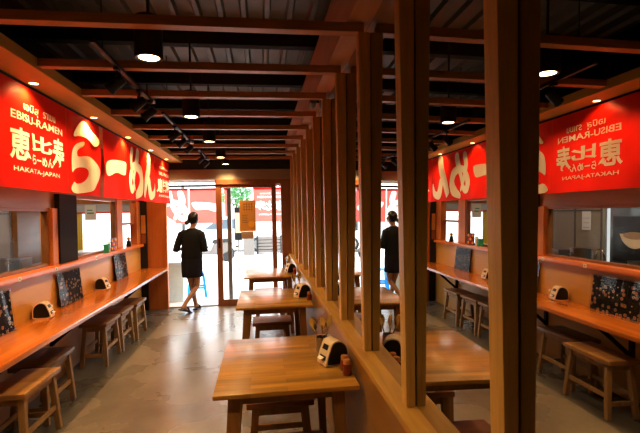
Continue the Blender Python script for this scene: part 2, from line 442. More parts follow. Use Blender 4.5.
# ------------------------------------------------------------------ posts and beams
for i, k in enumerate(range(-2, 9)):
    y = YA + k * S
    nm = ORD[i] if i else 'thick-looking'
    lab = ('square wooden post nearest the camera, standing on the mirror ledge' if i == 0 else
           'square wooden post on the mirror ledge, %s of the row from the camera' % ORD[i])
    if i == 10: lab = 'square wooden post on the mirror ledge, last of the row, next to the entrance wall'
    w_ = XM + .0052 * (y - 2.5) + .0159 * (ZL - 1.55) - XP - .0015
    o = MB().box(-.0, w_, 0, .056, 0, ZB - ZL if k >= 0 else 2.52 - ZL, .0025).build('wooden_post', M['post'])
    for v_ in o.data.vertices:
        if v_.co.x > w_ / 2: v_.co.x += .0159 * v_.co.z - .001
    o.location = (XP, y, ZL); tag(o, lab, 'post', 'posts in front of the mirror')
for k in range(0, 9):
    y = YA + k * S
    lab = ('brown ceiling beam crossing the room, %s from the camera' % ORD[k] if k < 8 else 'brown ceiling beam crossing the room, farthest from the camera')
    o = MB().box(-1.272, .526, 0, .06, 0, .046, .003).build('ceiling_beam', M['beam'])
    o.location = (0, y, ZB); tag(o, lab, 'beam', 'brown beams across the room')
for k in (-1, -2):
    y = YA + k * S
    struct(MB().box(-1.272, .526, y, y + .06, ZB, ZB + .046, .003).build('trim_%d' % (20 - k), M['beam']))
dk = tag(MB().prism([(.44, -2.1), (.44, YE - .03), (.560 + .0052 * 4.9, YE - .03), (.560 - .0052 * 4.6, -2.1)], .32, Matrix.Translation((0, 0, 2.482))).build('boxed_beam', M['duct']),
         'long boxed-in brown beam running above the posts towards the entrance', 'beam')

# ------------------------------------------------------------------ lamps
def lamp_light(name, kind, loc, energy, col, parent=None, size=.05, spot=100, blend=.6, target=None):
    l = bpy.data.lights.new(name, kind); l.energy = energy; l.color = col
    if kind == 'SPOT': l.spot_size = math.radians(spot); l.spot_blend = blend; l.shadow_soft_size = size
    elif kind == 'POINT': l.shadow_soft_size = size
    o = bpy.data.objects.new(name, l); COL.objects.link(o); o.location = loc
    if target is not None:
        o.rotation_euler = (Vector(target) - Vector(loc)).to_track_quat('-Z', 'Y').to_euler()
    if parent is not None: o.parent = parent
    return o
WARM = (1, .72, .38)
places = ['first of the row of cylinder lamps, above the near table', 'nearest to the camera in view', 'second from the camera', 'third from the camera', 'fourth from the camera', 'last of the row, right before the entrance']
for i, y in enumerate((1.0, 2.33, 3.70, 4.96, 6.33, 7.18)):
    t = thing('cylinder_lamp', 'black cylinder ceiling lamp, ' + places[i], 'lamp', (-.553, y, 2.3576), 0, 'black cylinder ceiling lamps')
    MB().lathe([(.052, .018), (.052, .004), (.066, .0), (.070, .004), (.070, .205), (.064, .212), (.012, .214)]).build('housing', M['black'], t, True, 40)
    MB().lathe([(.0, .006), (.05, .006), (.051, .012), (.0, .016)]).build('lens', M['lens'], t)
    MB().lathe([(.008, .213), (.008, ROOF - 2.3576 - .034)], n=10).build('stem', M['black'], t, True)
    lamp_light('lamp_light', 'SPOT', (0, 0, -.012), 46, WARM, t, .05, 125, .7)
dls = ['first at the camera end', 'second at the camera end', 'above the shop name on the red banner', 'above the big brush character', 'above the banner middle', 'next to last before the entrance', 'last before the entrance']
for i, y in enumerate((1.0, 2.0, 2.99, 3.99, 4.97, 5.95, 6.9)):
    t = thing('downlight', 'small recessed warm downlight in the header board, ' + dls[i], 'downlight', (-1.42, y, 2.413), 0, 'recessed downlights above the banner')
    MB().lathe([(.026, -.004), (.032, -.004), (.033, 0), (.026, .0), (.026, -.004)], caps=False).build('rim', M['ivory'], t, True)
    MB().lathe([(0, -.002), (.026, -.002), (.026, .0), (0, .0)]).build('lens', M['dl'], t)
    lamp_light('downlight_light', 'SPOT', (0, 0, -.01), 30, (1, .63, .27), t, .03, 150, .6)
for y in (.9, 1.9, 2.9, 3.9, 4.9, 5.9, 6.9):              # small spots behind the banner wash the counter
    lamp_light('counter_light', 'SPOT', (-1.64, y, 2.39), 20, (1, .62, .26), None, .03, 105, .5)
# track lights
def track(y0, y1, lab):
    t = thing('lighting_track', lab, 'lighting track', (-.80, y0, 2.405))
    MB().box(-.013, .013, 0, y1 - y0, 0, .020, .002).build('rail', M['black'], t)
    for f in (.12, .88):
        MB().lathe([(.004, .028), (.004, ROOF - 2.43 - .15)], c=(0, (y1 - y0) * f, -.010), n=8).build('hanger', M['black'], t)
    MB().box(-.020, .020, y1 - y0 - .02, y1 - y0 + .02, -.002, .022, .002).build('end_cap', M['white'], t)
track(2.25, 3.43, 'black lighting track nearest the camera, below the ceiling beams')
track(3.80, 5.35, 'black lighting track in the middle of the ceiling')
track(5.9, 6.95, 'short black lighting track farthest away, near the entrance')
tl = [(2.62, 'nearest on the near track'), (3.08, 'middle one on the near track'), (3.36, 'last one on the near track'),
      (4.30, 'nearest on the middle track'), (4.70, 'second on the middle track'), (5.15, 'last on the middle track'),
      (6.15, 'nearest on the far track'), (6.7, 'last on the far track')]
for i, (y, lab) in enumerate(tl):
    t = thing('track_spotlight', 'black adjustable spotlight, ' + lab, 'spotlight', (-.80, y, 2.404), 0, 'black track spotlights'); t.scale = (.85, .85, .85)
    MB().box(-.016, .016, -.03, .03, -.022, 0, .002).lathe([(.008, -.06), (.008, -.02)], n=10).build('mount', M['black'], t)
    tgt = Vector((-1.42, y + .12, 1.85)); c = Vector((-.80, y, 2.404 - .105)); d = (tgt - c).normalized()
    q = d.to_track_quat('Z', 'Y').to_matrix().to_4x4()
    MB().bar((0, -.045, -.06), (0, -.045, -.11), .01, .004).bar((0, .045, -.06), (0, .045, -.11), .01, .004).box(-.006, .006, -.047, .047, -.064, -.058, .001).build('yoke', M['black'], t)
    MB().lathe([(.0, -.055), (.026, -.055), (.034, -.045), (.036, .05), (.041, .055), (.041, .07), (.034, .07), (.030, .05), (0, .05)], c=(0, 0, -.105), mat=q, n=22).build('head', M['black'], t, True, 40)
    MB().lathe([(0, .052), (.030, .052), (.030, .056), (0, .056)], c=(0, 0, -.105), mat=q, n=22).build('lens', M['chrome'], t)
    lamp_light('spot_light', 'SPOT', Vector((0, 0, -.105)) + d * .08, 24, (1, .70, .42), t, .03, 75, .6).rotation_euler = d.to_track_quat('-Z', 'Y').to_euler()

cv = thing('ceiling_camera', 'small dark twin-headed camera fixed under the long boxed beam', 'camera', (.475, 3.46, 2.48))
MB().lathe([(.03, 0), (.03, -.012), (.012, -.02), (.012, -.05)], n=16).build('mount', M['black'], cv, True, 40)
for dx in (-.045, .04):
    MB().lathe([(0, -.05), (.026, -.05), (.03, -.03), (.03, .03), (.024, .04), (0, .04)], c=(dx, -.01, -.055), n=16, mat=R3('X', 75)).build('head', M['darkmetal'], cv, True, 40)

# ------------------------------------------------------------------ lettering
FLAG = [(3.866, 2.363), (3.788, 2.313), (3.712, 2.247), (3.691, 2.21), (3.709, 2.197), (3.774, 2.215), (3.865, 2.227), (3.952, 2.225), (4.033, 2.208), (4.078, 2.182), (4.125, 2.176), (4.186, 2.199), (4.219, 2.238), (4.191, 2.268), (4.039, 2.309), (3.939, 2.356)]
BODY = [(3.745, 2.144), (3.82, 2.173), (3.906, 2.191), (3.886, 2.149), (3.783, 2.107), (3.777, 2.073), (3.795, 2.044), (3.942, 2.077), (4.103, 2.062), (4.213, 2.008), (4.245, 1.945), (4.187, 1.854), (4.059, 1.781), (3.876, 1.749), (3.672, 1.74), (3.606, 1.758), (3.608, 1.79), (3.659, 1.826), (3.718, 1.839), (3.797, 1.824), (3.882, 1.837), (3.938, 1.881), (3.964, 1.937), (3.922, 1.969), (3.827, 1.967), (3.724, 1.931), (3.675, 1.905), (3.657, 1.917), (3.673, 2.05), (3.696, 2.103)]
BARP = [(4.398, 2.058), (4.475, 2.097), (4.596, 2.124), (4.755, 2.138), (4.891, 2.147), (5.034, 2.146), (5.03, 2.095), (4.988, 2.034), (4.934, 1.988), (4.844, 1.992), (4.758, 2.006), (4.647, 1.991), (4.553, 1.958), (4.481, 1.947), (4.408, 1.969), (4.383, 2.007)]

def smooth_poly(p, it=2):
    for _ in range(it):
        q = []
        for i in range(len(p)):
            a, b = p[i], p[(i + 1) % len(p)]
            q += [(a[0] * .75 + b[0] * .25, a[1] * .75 + b[1] * .25), (a[0] * .25 + b[0] * .75, a[1] * .25 + b[1] * .75)]
        p = q
    return p
def stroke(pts, ws, sub=8):
    """brush stroke: Catmull-Rom through pts with widths ws -> list of polygons (quads + caps)"""
    P, W = [], []
    n = len(pts)
    for i in range(n - 1):
        p0, p1, p2, p3 = pts[max(i - 1, 0)], pts[i], pts[i + 1], pts[min(i + 2, n - 1)]
        for j in range(sub):
            t = j / sub
            P.append(tuple(.5 * ((2 * p1[k]) + (-p0[k] + p2[k]) * t + (2 * p0[k] - 5 * p1[k] + 4 * p2[k] - p3[k]) * t * t + (-p0[k] + 3 * p1[k] - 3 * p2[k] + p3[k]) * t ** 3) for k in (0, 1)))
            W.append(ws[i] * (1 - t) + ws[i + 1] * t)
    P.append(pts[-1]); W.append(ws[-1])
    Lf, Rt = [], []
    for i, p in enumerate(P):
        a, b = P[max(i - 1, 0)], P[min(i + 1, len(P) - 1)]
        dx, dy = b[0] - a[0], b[1] - a[1]; L = math.hypot(dx, dy) or 1; nx, ny = -dy / L, dx / L
        Lf.append((p[0] + nx * W[i] / 2, p[1] + ny * W[i] / 2)); Rt.append((p[0] - nx * W[i] / 2, p[1] - ny * W[i] / 2))
    polys = [[Lf[i], Lf[i + 1], Rt[i + 1], Rt[i]] for i in range(len(P) - 1)]
    for p, w in ((P[0], W[0]), (P[-1], W[-1])):
        polys.append([(p[0] + w / 2 * math.cos(a * PI / 8), p[1] + w / 2 * math.sin(a * PI / 8)) for a in range(16)])
    return polys
# me and n in unit boxes (u right, v up)
ME = stroke([(.28, .95), (.22, .70), (.30, .42), (.46, .14)], [.20, .22, .20, .12]) + \
     stroke([(.66, .98), (.58, .66), (.40, .28), (.20, .10), (.10, .28), (.22, .52), (.50, .66), (.80, .58), (.92, .34), (.78, .10), (.52, -.02)],
            [.20, .18, .15, .17, .20, .18, .16, .22, .26, .24, .14])
NN = stroke([(.52, .98), (.42, .62), (.26, .28), (.12, .02), (.30, .34), (.48, .44), (.56, .24), (.66, .05), (.84, .10), (.95, .34)],
            [.30, .28, .26, .26, .18, .18, .20, .24, .18, .10])
def place(polys, y0, y1, z0, z1): return [[(y0 + u * (y1 - y0), z0 + v * (z1 - z0)) for u, v in p] for p in polys]

def poly_mesh(polys, mp, cell=.05):
    """flat polygons (a, b) -> bmesh of small faces carried onto a surface by mp(a, b, layer)"""
    bm = bmesh.new()
    for li, p in enumerate(polys):
        vs = [bm.verts.new((x, y, li * 1e-6)) for x, y in p]
        try: bm.faces.new(vs)
        except ValueError: pass
    bmesh.ops.triangulate(bm, faces=bm.faces[:])
    for _ in range(4):
        es = [e for e in bm.edges if e.calc_length() > cell]
        if not es: break
        bmesh.ops.subdivide_edges(bm, edges=es, cuts=1); bmesh.ops.triangulate(bm, faces=[f for f in bm.faces if len(f.verts) > 3])
    for v in bm.verts: v.co = mp(v.co.x, v.co.y)
    return bm
def text_polys_bm(body, mp, box, bold=0.0, cell=.05, mirror=False):
    """text fitted to box (a0, a1, b0, b1)"""
    cu = bpy.data.curves.new('txt', 'FONT'); cu.body = body; cu.size = 1; cu.resolution_u = 4; cu.offset = bold
    o = bpy.data.objects.new('txt', cu); COL.objects.link(o)
    dg = bpy.context.evaluated_depsgraph_get(); dg.update()
    me = bpy.data.meshes.new_from_object(o.evaluated_get(dg))
    bm = bmesh.new(); bm.from_mesh(me)
    bpy.data.objects.remove(o); bpy.data.meshes.remove(me); bpy.data.curves.remove(cu)
    if not bm.verts: return bm
    xs = [v.co.x for v in bm.verts]; ys = [v.co.y for v in bm.verts]
    x0, x1, y0, y1 = min(xs), max(xs), min(ys), max(ys); a0, a1, b0, b1 = box
    for v in bm.verts:
        v.co = (a0 + (v.co.x - x0) / (x1 - x0) * (a1 - a0), b0 + (v.co.y - y0) / (y1 - y0) * (b1 - b0), 0)
    bmesh.ops.remove_doubles(bm, verts=bm.verts, dist=1e-5)
    bmesh.ops.triangulate(bm, faces=bm.faces[:])
    for _ in range(3):
        es = [e for e in bm.edges if e.calc_length() > cell]
        if not es: break
        bmesh.ops.subdivide_edges(bm, edges=es, cuts=1); bmesh.ops.triangulate(bm, faces=[f for f in bm.faces if len(f.verts) > 3])
    for v in bm.verts: v.co = mp(v.co.x, v.co.y)
    return bm
def bm_obj(name, bms, mat, parent):
    m = MB()
    for b in bms:
        me = bpy.data.meshes.new('t'); b.to_mesh(me); b.free(); m.bm.from_mesh(me); bpy.data.meshes.remove(me)
    return m.build(name, mat, parent)

def wave(y, z, zt=2.41, hgt=.68):
    k = min(1, max(0, (zt - z) / hgt)) * (.45 if y < 3.577 else 1)
    return k * (.015 * math.sin(y * 9.3 + 1.3 * math.sin(y * 2.1)) + .009 * math.sin(y * 19 + 2 + z * 3) + .010 * math.sin(y * 3.1 + z * 6)) + .004 * math.sin(y * 14 + z * 11) * min(1, (zt - z) * 6)
def cloth_panel(y0, y1, parent, z0=1.737, z1=2.411):
    bm = bmesh.new(); nx, nz = max(8, int((y1 - y0) / .025)), 22; g = []
    for i in range(nx + 1):
        row = []
        for j in range(nz + 1):
            y = y0 + (y1 - y0) * i / nx; z = z0 + (z1 - z0) * j / nz
            row.append(bm.verts.new((XBN + wave(y, z), y, z)))
        g.append(row)
    for i in range(nx):
        for j in range(nz): bm.faces.new((g[i][j], g[i + 1][j], g[i + 1][j + 1], g[i][j + 1]))
    m = MB(); me = bpy.data.meshes.new('t'); bm.to_mesh(me); bm.free(); m.bm.from_mesh(me); bpy.data.meshes.remove(me)
    return m.build('cloth_panel', M['red'], parent, True)
def on_banner(y, z): return Vector((XBN + wave(y, z) + .009, y, z))

bn = thing('shop_banner', 'long red cloth banner with cream brush lettering hung over the counter', 'banner', (0, 0, 0))
MB().tube([(XBN, 2.36, 2.4045), (XBN, 7.36, 2.4045)], .008).build('hanging_rail', M['darkbrown'], bn)
p0 = cloth_panel(2.38, 3.575, bn)
bm_obj('lettering', [text_polys_bm('เอบิสุ', on_banner, (2.955, 3.150, 2.222, 2.288), .012)], M['cream'], p0)
bm_obj('lettering', [text_polys_bm('ราเมน', on_banner, (3.20, 3.375, 2.235, 2.280), .012)], M['cream'], p0)
bm_obj('lettering', [text_polys_bm('EBISU-RAMEN', on_banner, (2.805, 3.490, 2.160, 2.212), .018)], M['cream'], p0)
bm_obj('lettering', [text_polys_bm('HAKATA-JAPAN', on_banner, (2.822, 3.420, 1.832, 1.872), .018)], M['cream'], p0)
bm_obj('emblem_lettering', [text_polys_bm('恵', on_banner, (2.790, 3.015, 1.912, 2.112), .026)], M['cream'], p0)
bm_obj('emblem_lettering', [text_polys_bm('比', on_banner, (3.030, 3.318, 1.990, 2.105), .032)], M['cream'], p0)
bm_obj('emblem_lettering', [text_polys_bm('寿', on_banner, (3.320, 3.500, 1.902, 2.132), .024)], M['cream'], p0)
bm_obj('emblem_lettering', [text_polys_bm('らーめん', on_banner, (3.032, 3.330, 1.902, 1.968), .030)], M['cream'], p0)
p1 = cloth_panel(3.578, 4.26, bn)
bm_obj('lettering', [poly_mesh([smooth_poly(FLAG, 2), smooth_poly(BODY, 2)], on_banner)], M['cream'], p1)
p2 = cloth_panel(4.36, 5.085, bn)
bm_obj('lettering', [poly_mesh([smooth_poly(BARP, 2)], on_banner)], M['cream'], p2)
p3 = cloth_panel(5.095, 5.715, bn)
bm_obj('lettering', [poly_mesh(place(ME, 5.115, 5.69, 1.80, 2.33), on_banner)], M['cream'], p3)
p4 = cloth_panel(5.725, 6.38, bn)
bm_obj('lettering', [poly_mesh(place(NN, 5.72, 6.33, 1.80, 2.33), on_banner)], M['cream'], p4)
p5 = cloth_panel(6.39, 7.34, bn)
bm_obj('lettering', [text_polys_bm('เอบิสุ ราเมน', on_banner, (6.62, 7.24, 2.235, 2.29), .012)], M['cream'], p5)
bm_obj('lettering', [text_polys_bm('EBISU-RAMEN', on_banner, (6.56, 7.28, 2.15, 2.20), .018)], M['cream'], p5)
bm_obj('lettering', [text_polys_bm('HAKATA-JAPAN', on_banner, (6.58, 7.26, 1.815, 1.86), .018)], M['cream'], p5)
bm_obj('emblem_lettering', [text_polys_bm('恵', on_banner, (6.50, 6.78, 1.89, 2.10), .04)], M['cream'], p5)
bm_obj('emblem_lettering', [text_polys_bm('比', on_banner, (6.79, 7.05, 1.98, 2.10), .034)], M['cream'], p5)
bm_obj('emblem_lettering', [text_polys_bm('寿', on_banner, (7.06, 7.28, 1.89, 2.11), .034)], M['cream'], p5)
bm_obj('emblem_lettering', [text_polys_bm('らーめん', on_banner, (6.79, 7.05, 1.895, 1.96), .04)], M['cream'], p5)

# ------------------------------------------------------------------ furniture
def make_stool(L, D, label, loc, rz, seat_m, leg_m, ht=.45):
    """seat long side along local X"""
    t = thing('wooden_stool', label, 'stool', loc, rz)
    MB().box(-L / 2, L / 2, -D / 2, D / 2, ht - .036, ht, .007).build('seat', seat_m, t, True, 40)
    a, b = L / 2 - .055, D / 2 - .045; sx, sy = .035, .03; top = ht - .036
    P = {}
    for ix in (-1, 1):
        for iy in (-1, 1):
            p0, p1 = Vector((ix * (a + sx), iy * (b + sy), 0)), Vector((ix * a, iy * b, top)); P[ix, iy] = (p0, p1)
            MB().bar(p0, p1, .036, .036, .042, .042).build('leg', leg_m, t)
    def at(k, z): p0, p1 = P[k]; return p0.lerp(p1, z / top)
    for iy in (-1, 1):
        MB().bar(at((-1, iy), .17), at((1, iy), .17), .018, .036, up=(0, 0, 1)).build('stretcher', leg_m, t)
    for ix in (-1, 1):
        MB().bar(at((ix, -1), .115), at((ix, 1), .115), .018, .036, up=(0, 0, 1)).build('stretcher', leg_m, t)
        MB().bar(at((ix, -1), top - .03), at((ix, 1), top - .03), .018, .045, up=(0, 0, 1)).build('apron', leg_m, t)
    for iy in (-1, 1):
        MB().bar(at((-1, iy), top - .03), at((1, iy), top - .03), .018, .045, up=(0, 0, 1)).build('apron', leg_m, t)
    return t
G = 'wooden stools along the bar counter'
q = make_stool(.50, .27, 'light oak stool by the counter, nearest one in the left foreground', (-1.625, 3.17, 0), PI / 2, M['stool_light'], M['stool_leg']); q['group'] = G
q = make_stool(.50, .27, 'dark-topped wooden stool by the counter, just behind the light oak stool', (-1.735, 3.69, 0), PI / 2, M['stool_dark'], M['stool_leg']); q['group'] = G
q = make_stool(.455, .27, 'wooden stool by the counter seen only in the mirror at its right edge', (-1.62, 2.33, 0), PI / 2, M['stool_light'], M['stool_leg']); q['group'] = G
q = make_stool(.455, .27, 'grey-brown stool under the counter, nearest of the three in a row', (-1.735, 4.92, 0), PI / 2, M['stool'], M['stool_leg']); q['group'] = G
dup(q, (-1.725, 5.40, 0), None, 'grey-brown stool under the counter, middle of the three in a row')
dup(q, (-1.695, 5.88, 0), None, 'grey-brown stool under the counter, last of three, closest to the entrance')

G = 'wooden stools at the tables'
ts = make_stool(.40, .29, 'brown wooden stool on the near side of the closest table, seen in the mirror', (.09, 2.035, 0), 0, M['tstool'], M['table_leg'], .44); ts['group'] = G
for (y, lab) in ((2.68, 'brown wooden stool tucked under the far edge of the closest table'),
                 (3.70, 'brown wooden stool at the near edge of the middle table'),
                 (4.55, 'brown wooden stool tucked under the far side of the middle table'),
                 (5.45, 'brown wooden stool at the near edge of the far table'),
                 (6.34, 'brown wooden stool behind the far table next to the entrance')):
    dup(ts, (.09, y, 0), None, lab)

def make_table(label, y0):
    W, D, Ht = .672, .87, .742
    t = thing('dining_table', label, 'table', (.103, y0 + D / 2, 0), 0, 'wooden dining tables by the mirror')
    MB().box(-W / 2, W / 2, -D / 2, D / 2, Ht - .022, Ht, .008).build('tabletop', M['table'], t, True, 40)
    a, b, top = W / 2 - .095, D / 2 - .085, Ht - .022
    for ix in (-1, 1):
        for iy in (-1, 1):
            MB().bar((ix * (a + (.055 if ix < 0 else .03)), iy * (b + .045), 0), (ix * a, iy * b, top), .042, .042, .06, .06).build('leg', M['table_leg'], t)
    for iy in (-1, 1): MB().box(-a + .03, a - .03, iy * b - .011, iy * b + .011, top - .055, top - .001, .002).build('apron', M['table_leg'], t)
    for ix in (-1, 1): MB().box(ix * a - .011, ix * a + .011, -b + .03, b - .03, top - .055, top - .001, .002).build('apron', M['table_leg'], t)
    return t
tb = make_table('square butcher-block table nearest the camera, with chipped bright left edge', 1.955)
tb['label'] = 'wooden butcher-block table nearest the camera beside the mirror ledge'
dup(tb, (.103, 3.745 + .435, 0), None, 'wooden butcher-block table in the middle of the row of three')
dup(tb, (.103, 5.50 + .435, 0), None, 'wooden butcher-block table farthest away, in front of the sliding door')

# napkin dispenser: ivory curved shell, black sides; front faces local -X
def make_dispenser(label, loc, rz, sc=1.0):
    t = thing('napkin_dispenser', label, 'napkin dispenser', loc, rz, 'ivory napkin dispensers')
    pr = [(-.075, 0), (.062, 0), (.068, .02), (.066, .085), (.050, .118), (.018, .138), (-.018, .136), (-.036, .122), (-.052, .085), (-.072, .03)]
    pr = [(x * sc, y * sc) for x, y in pr]; inn = [(x * .86, .012 * sc + y * .86) for x, y in pr]
    w = .052 * sc
    mt = Matrix.Translation((0, w, 0)) @ R3('X', 90)
    MB().prism(smooth_poly(pr, 1), 2 * w, mt, 0).build('shell', M['ivory'], t, True, 35)
    for s in (-1, 1):
        m2 = Matrix.Translation((0, s * (w + .004) if s > 0 else s * w, 0)) @ R3('X', 90)
        MB().prism(smooth_poly(inn, 1), .004, m2, 0).build('side_panel', M['blackplastic'], t, True, 35)
    # slot and napkin on the sloping front, grip holes on top
    ang = math.degrees(math.atan2(.055, .02))
    MB().box(-.003, .003, -w * .62, w * .62, -.012 * sc, .012 * sc, .002, R3('Y', 20)).build('slot', M['blackplastic'], t).location = (-.066 * sc, 0, .045 * sc)
    MB().box(-.003, .003, -w * .5, w * .5, -.014 * sc, .014 * sc, .003, R3('Y', 28)).build('finger_hole', M['blackplastic'], t).location = (-.047 * sc, 0, .100 * sc)
    MB().box(-.016, .004, -w * .45, w * .45, -.002, .002, .001, R3('Y', -25)).build('napkin', M['paper'], t).location = (-.074 * sc, 0, .046 * sc)
    return t
d0 = make_dispenser('ivory and black napkin dispenser on the nearest table', (.365, 2.27, .742), math.radians(20), .95)
dup(d0, (.375, 4.09, .742), math.radians(20), 'ivory and black napkin dispenser on the middle table')
dup(d0, (.375, 5.80, .742), math.radians(20), 'ivory and black napkin dispenser on the far table')
dc = make_dispenser('ivory and black napkin dispenser on the bar counter, nearer one', (-1.875, 4.00, ZC), PI + math.radians(8), 1.0)
dup(dc, (-1.875, 5.40, ZC), PI - math.radians(5), 'ivory and black napkin dispenser on the bar counter, farther one')

# cutlery holder with steel spoons
def make_holder(label, loc, rz):
    t = thing('spoon_holder', label, 'spoon holder', loc, rz, 'spoon holders on the tables')
    MB().lathe([(.0, 0), (.034, 0), (.037, .01), (.037, .085), (.034, .085), (.033, .012), (0, .010)], n=24).build('cup', M['steel'], t, True, 40)
    for (dx, dy, lean, tw) in ((-.004, .0, -16, -12), (.008, .006, 12, 30), (.0, -.008, 5, -40)):
        sp = MB().tube([(0, 0, .0), (0, .003, .06), (0, .0, .12)], [.003, .0035, .0045], 8)
        sp.loft([(0, 0, .118, .004, .003), (0, .004, .13, .014, .004), (0, .009, .155, .022, .004), (0, .009, .178, .020, .004), (0, .005, .195, .010, .003)], 16)
        o = sp.build('spoon', M['chrome'], t, True, 50); o.location = (dx, dy, .014); o.rotation_euler = (math.radians(8), math.radians(lean), math.radians(tw))
    return t
h0 = make_holder('steel spoon holder on the nearest table, behind the napkin dispenser', (.335, 2.475, .742), 0)
dup(h0, (.345, 4.30, .742), .6, 'steel spoon holder on the middle table, behind the napkin dispenser')
dup(h0, (.345, 6.02, .742), 1.2, 'steel spoon holder on the far table, behind the napkin dispenser')

def make_jar(label, loc, sc=1):
    t = thing('sauce_jar', label, 'jar', loc, 0, 'small sauce jars on the tables')
    MB().lathe([(.0, 0), (.021, 0), (.023, .004), (.023, .045), (.017, .054), (.0, .054)], n=20).build('glass_body', M['jarred'], t, True, 40)
    MB().lathe([(.0, .054), (.018, .054), (.0185, .058), (.0185, .072), (.016, .076), (0, .077)], n=20).build('lid', M['jarlid'], t, True, 40)
    return t
j0 = make_jar('dark red chili oil jar on the nearest table, closer to the table edge', (.405, 2.095, .742))
dup(j0, (.405, 2.16, .742), None, 'amber-lidded sauce jar on the nearest table, touching the napkin dispenser')
dup(j0, (.425, 3.95, .742), None, 'small sauce jar on the middle table beside the napkin dispenser')
dup(j0, (.425, 5.70, .742), None, 'small sauce jar on the far table beside the napkin dispenser')

# menus leaning on the wall on the counter
def make_menu(label, y0, y1, h, lean=6, clear=True):
    t = thing('counter_menu', label, 'menu', (XW + .055, (y0 + y1) / 2, ZC), 0, 'black picture menus on the counter')
    w = (y1 - y0) / 2; rot = R3('Y', -lean)
    o = MB().box(-.002, .002, -w, w, 0, h, .0008).build('sheet', M['menu'], t); o.rotation_euler = (0, math.radians(-lean), 0)
    o = MB().box(.0025, .0045, -w - .02, w + .02, 0, h + .012, .0005).build('acrylic_cover', M['acrylic'], t); o.rotation_euler = (0, math.radians(-lean), 0)
    MB().box(-.02, .035, -w - .02, w + .02, 0, .004, .001).build('foot', M['acrylic'], t)
    return t
make_menu('black picture menu on the counter, nearest one at the left edge of the photo', 3.10, 3.62, .31)
make_menu('black picture menu on the counter between the two napkin dispensers', 4.42, 4.92, .32)
make_menu('black picture menu on the counter near the entrance', 6.02, 6.50, .34)

# round flower stand and pepper bottle near the dispenser
fl = thing('seasoning_bottle', 'small clear seasoning bottle standing next to the nearer counter napkin dispenser', 'bottle', (-1.875, 4.14, ZC))
MB().lathe([(0, 0), (.018, 0), (.019, .004), (.019, .05), (.014, .062), (0, .062)], n=18).build('glass_body', M['amberpaper'], fl, True, 40)
MB().lathe([(0, .062), (.015, .062), (.015, .078), (.011, .084), (0, .084)], n=18).build('cap', M['tag'], fl, True, 40)
# square tags on the ledge
for (y, lab) in ((3.66, 'nearest of the row'), (4.27, 'second from the left, beside the dark pillar'), (5.25, 'third, under the bright window')):
    t = thing('number_tag', 'small square cream tag on the ledge front, ' + lab, 'tag', (-1.8795, y, 1.076), 0, 'cream tags on the ledge front')
    MB().box(-.0015, .0015, -.021, .021, -.019, .019, .001).build('card', M['tag'], t)
    MB().box(.0017, .003, -.010, .010, -.002, .002, 0).box(.0017, .003, -.002, .002, -.010, .010, 0).build('mark', M['ink'], t)

# things standing on the ledge at the far end
g = thing('paper_box', 'small green box standing on the ledge under the bright window', 'box', (-1.925, 5.72, 1.10), .2)
MB().box(-.03, .03, -.05, .05, 0, .10, .004).build('carton', M['green'], g); MB().box(-.032, .032, -.052, .052, .085, .104, .003).build('lid', M['green'], g)
g = thing('photo_card', 'upright card with red round food pictures standing on the ledge', 'card', (-1.935, 6.02, 1.10), -.1)
MB().box(-.004, .004, -.09, .09, 0, .17, .002).build('board', M['blackplastic'], g)
for i in range(3):
    for j in range(3):
        MB().lathe([(0, 0), (.022, 0), (.022, .002), (0, .002)], c=(.0045, -.056 + .056 * i, .032 + .053 * j), mat=R3('Y', 90), n=16).build('picture', M['taillight'] if (i + j) % 2 else M['yolk'], g)
g = thing('display_card', 'white upright card on the ledge beside the green box', 'card', (-1.935, 5.84, 1.10), .1)
MB().box(-.003, .003, -.05, .05, 0, .13, .002).build('board', M['paper'], g); MB().box(.003, .006, -.04, .04, .03, .09, .001).build('picture', M['brownpaper'], g)
g = thing('figurine', 'small dark figurine standing on the ledge in the narrow opening', 'figurine', (-1.95, 6.72, 1.10))
MB().lathe([(0, 0), (.035, 0), (.038, .02), (.030, .06), (.022, .09), (.0, .095)], n=18).build('body', M['blackplastic'], g, True, 50)
MB().lathe([(0, .09), (.02, .098), (.026, .118), (.02, .138), (0, .146)], n=18).build('head', M['amberpaper'], g, True, 50)
g = thing('wall_menu', 'narrow amber menu strip fixed on the dark strip beside the entrance panel', 'menu', (-1.905, YE - .063, 1.26))
MB().box(-.035, .035, -.003, .0, 0, .30, .001).build('sheet', M['amberpaper'], g); MB().box(-.035, .035, -.003, 0, -.16, -.01, .001).build('lower_sheet', M['doorwood'], g)

# ------------------------------------------------------------------ kitchen contents
kc = thing('kitchen_counter', 'steel kitchen counter behind the left window', 'kitchen counter', (-2.62, 4.2, 0))
MB().box(-.32, .32, -2.4, 2.4, .92, .96, .004).build('worktop', M['steel'], kc)
for y in (-2.3, 0, 2.3):
    for x in (-.28, .28): MB().box(x - .02, x + .02, y - .02, y + .02, 0, .92, .002).build('leg', M['steel'], kc)
MB().box(-.30, .30, -2.38, 2.38, .40, .43, .003).build('shelf', M['steel'], kc)
for (y, r, h, lab) in ((3.3, .13, .17, 'wide steel pot on the kitchen counter, nearest'), (3.8, .10, .13, 'steel pot on the kitchen counter, second'), (4.6, .11, .20, 'tall steel pot on the kitchen counter, farthest')):
    t = thing('cooking_pot', lab, 'pot', (-2.58, y, .96), 0, 'steel pots in the kitchen')
    MB().lathe([(0, 0), (r * .94, 0), (r, .015), (r, h), (r + .006, h + .004), (r - .004, h), (r - .006, .02), (0, .015)], n=30).build('vessel', M['steel'], t, True, 40)
    for s in (-1, 1): MB().tube([(s * r, -.03, h * .75), (s * (r + .035), -.03, h * .78), (s * (r + .035), .03, h * .78), (s * r, .03, h * .75)], .005, 8).build('handle', M['chrome'], t)
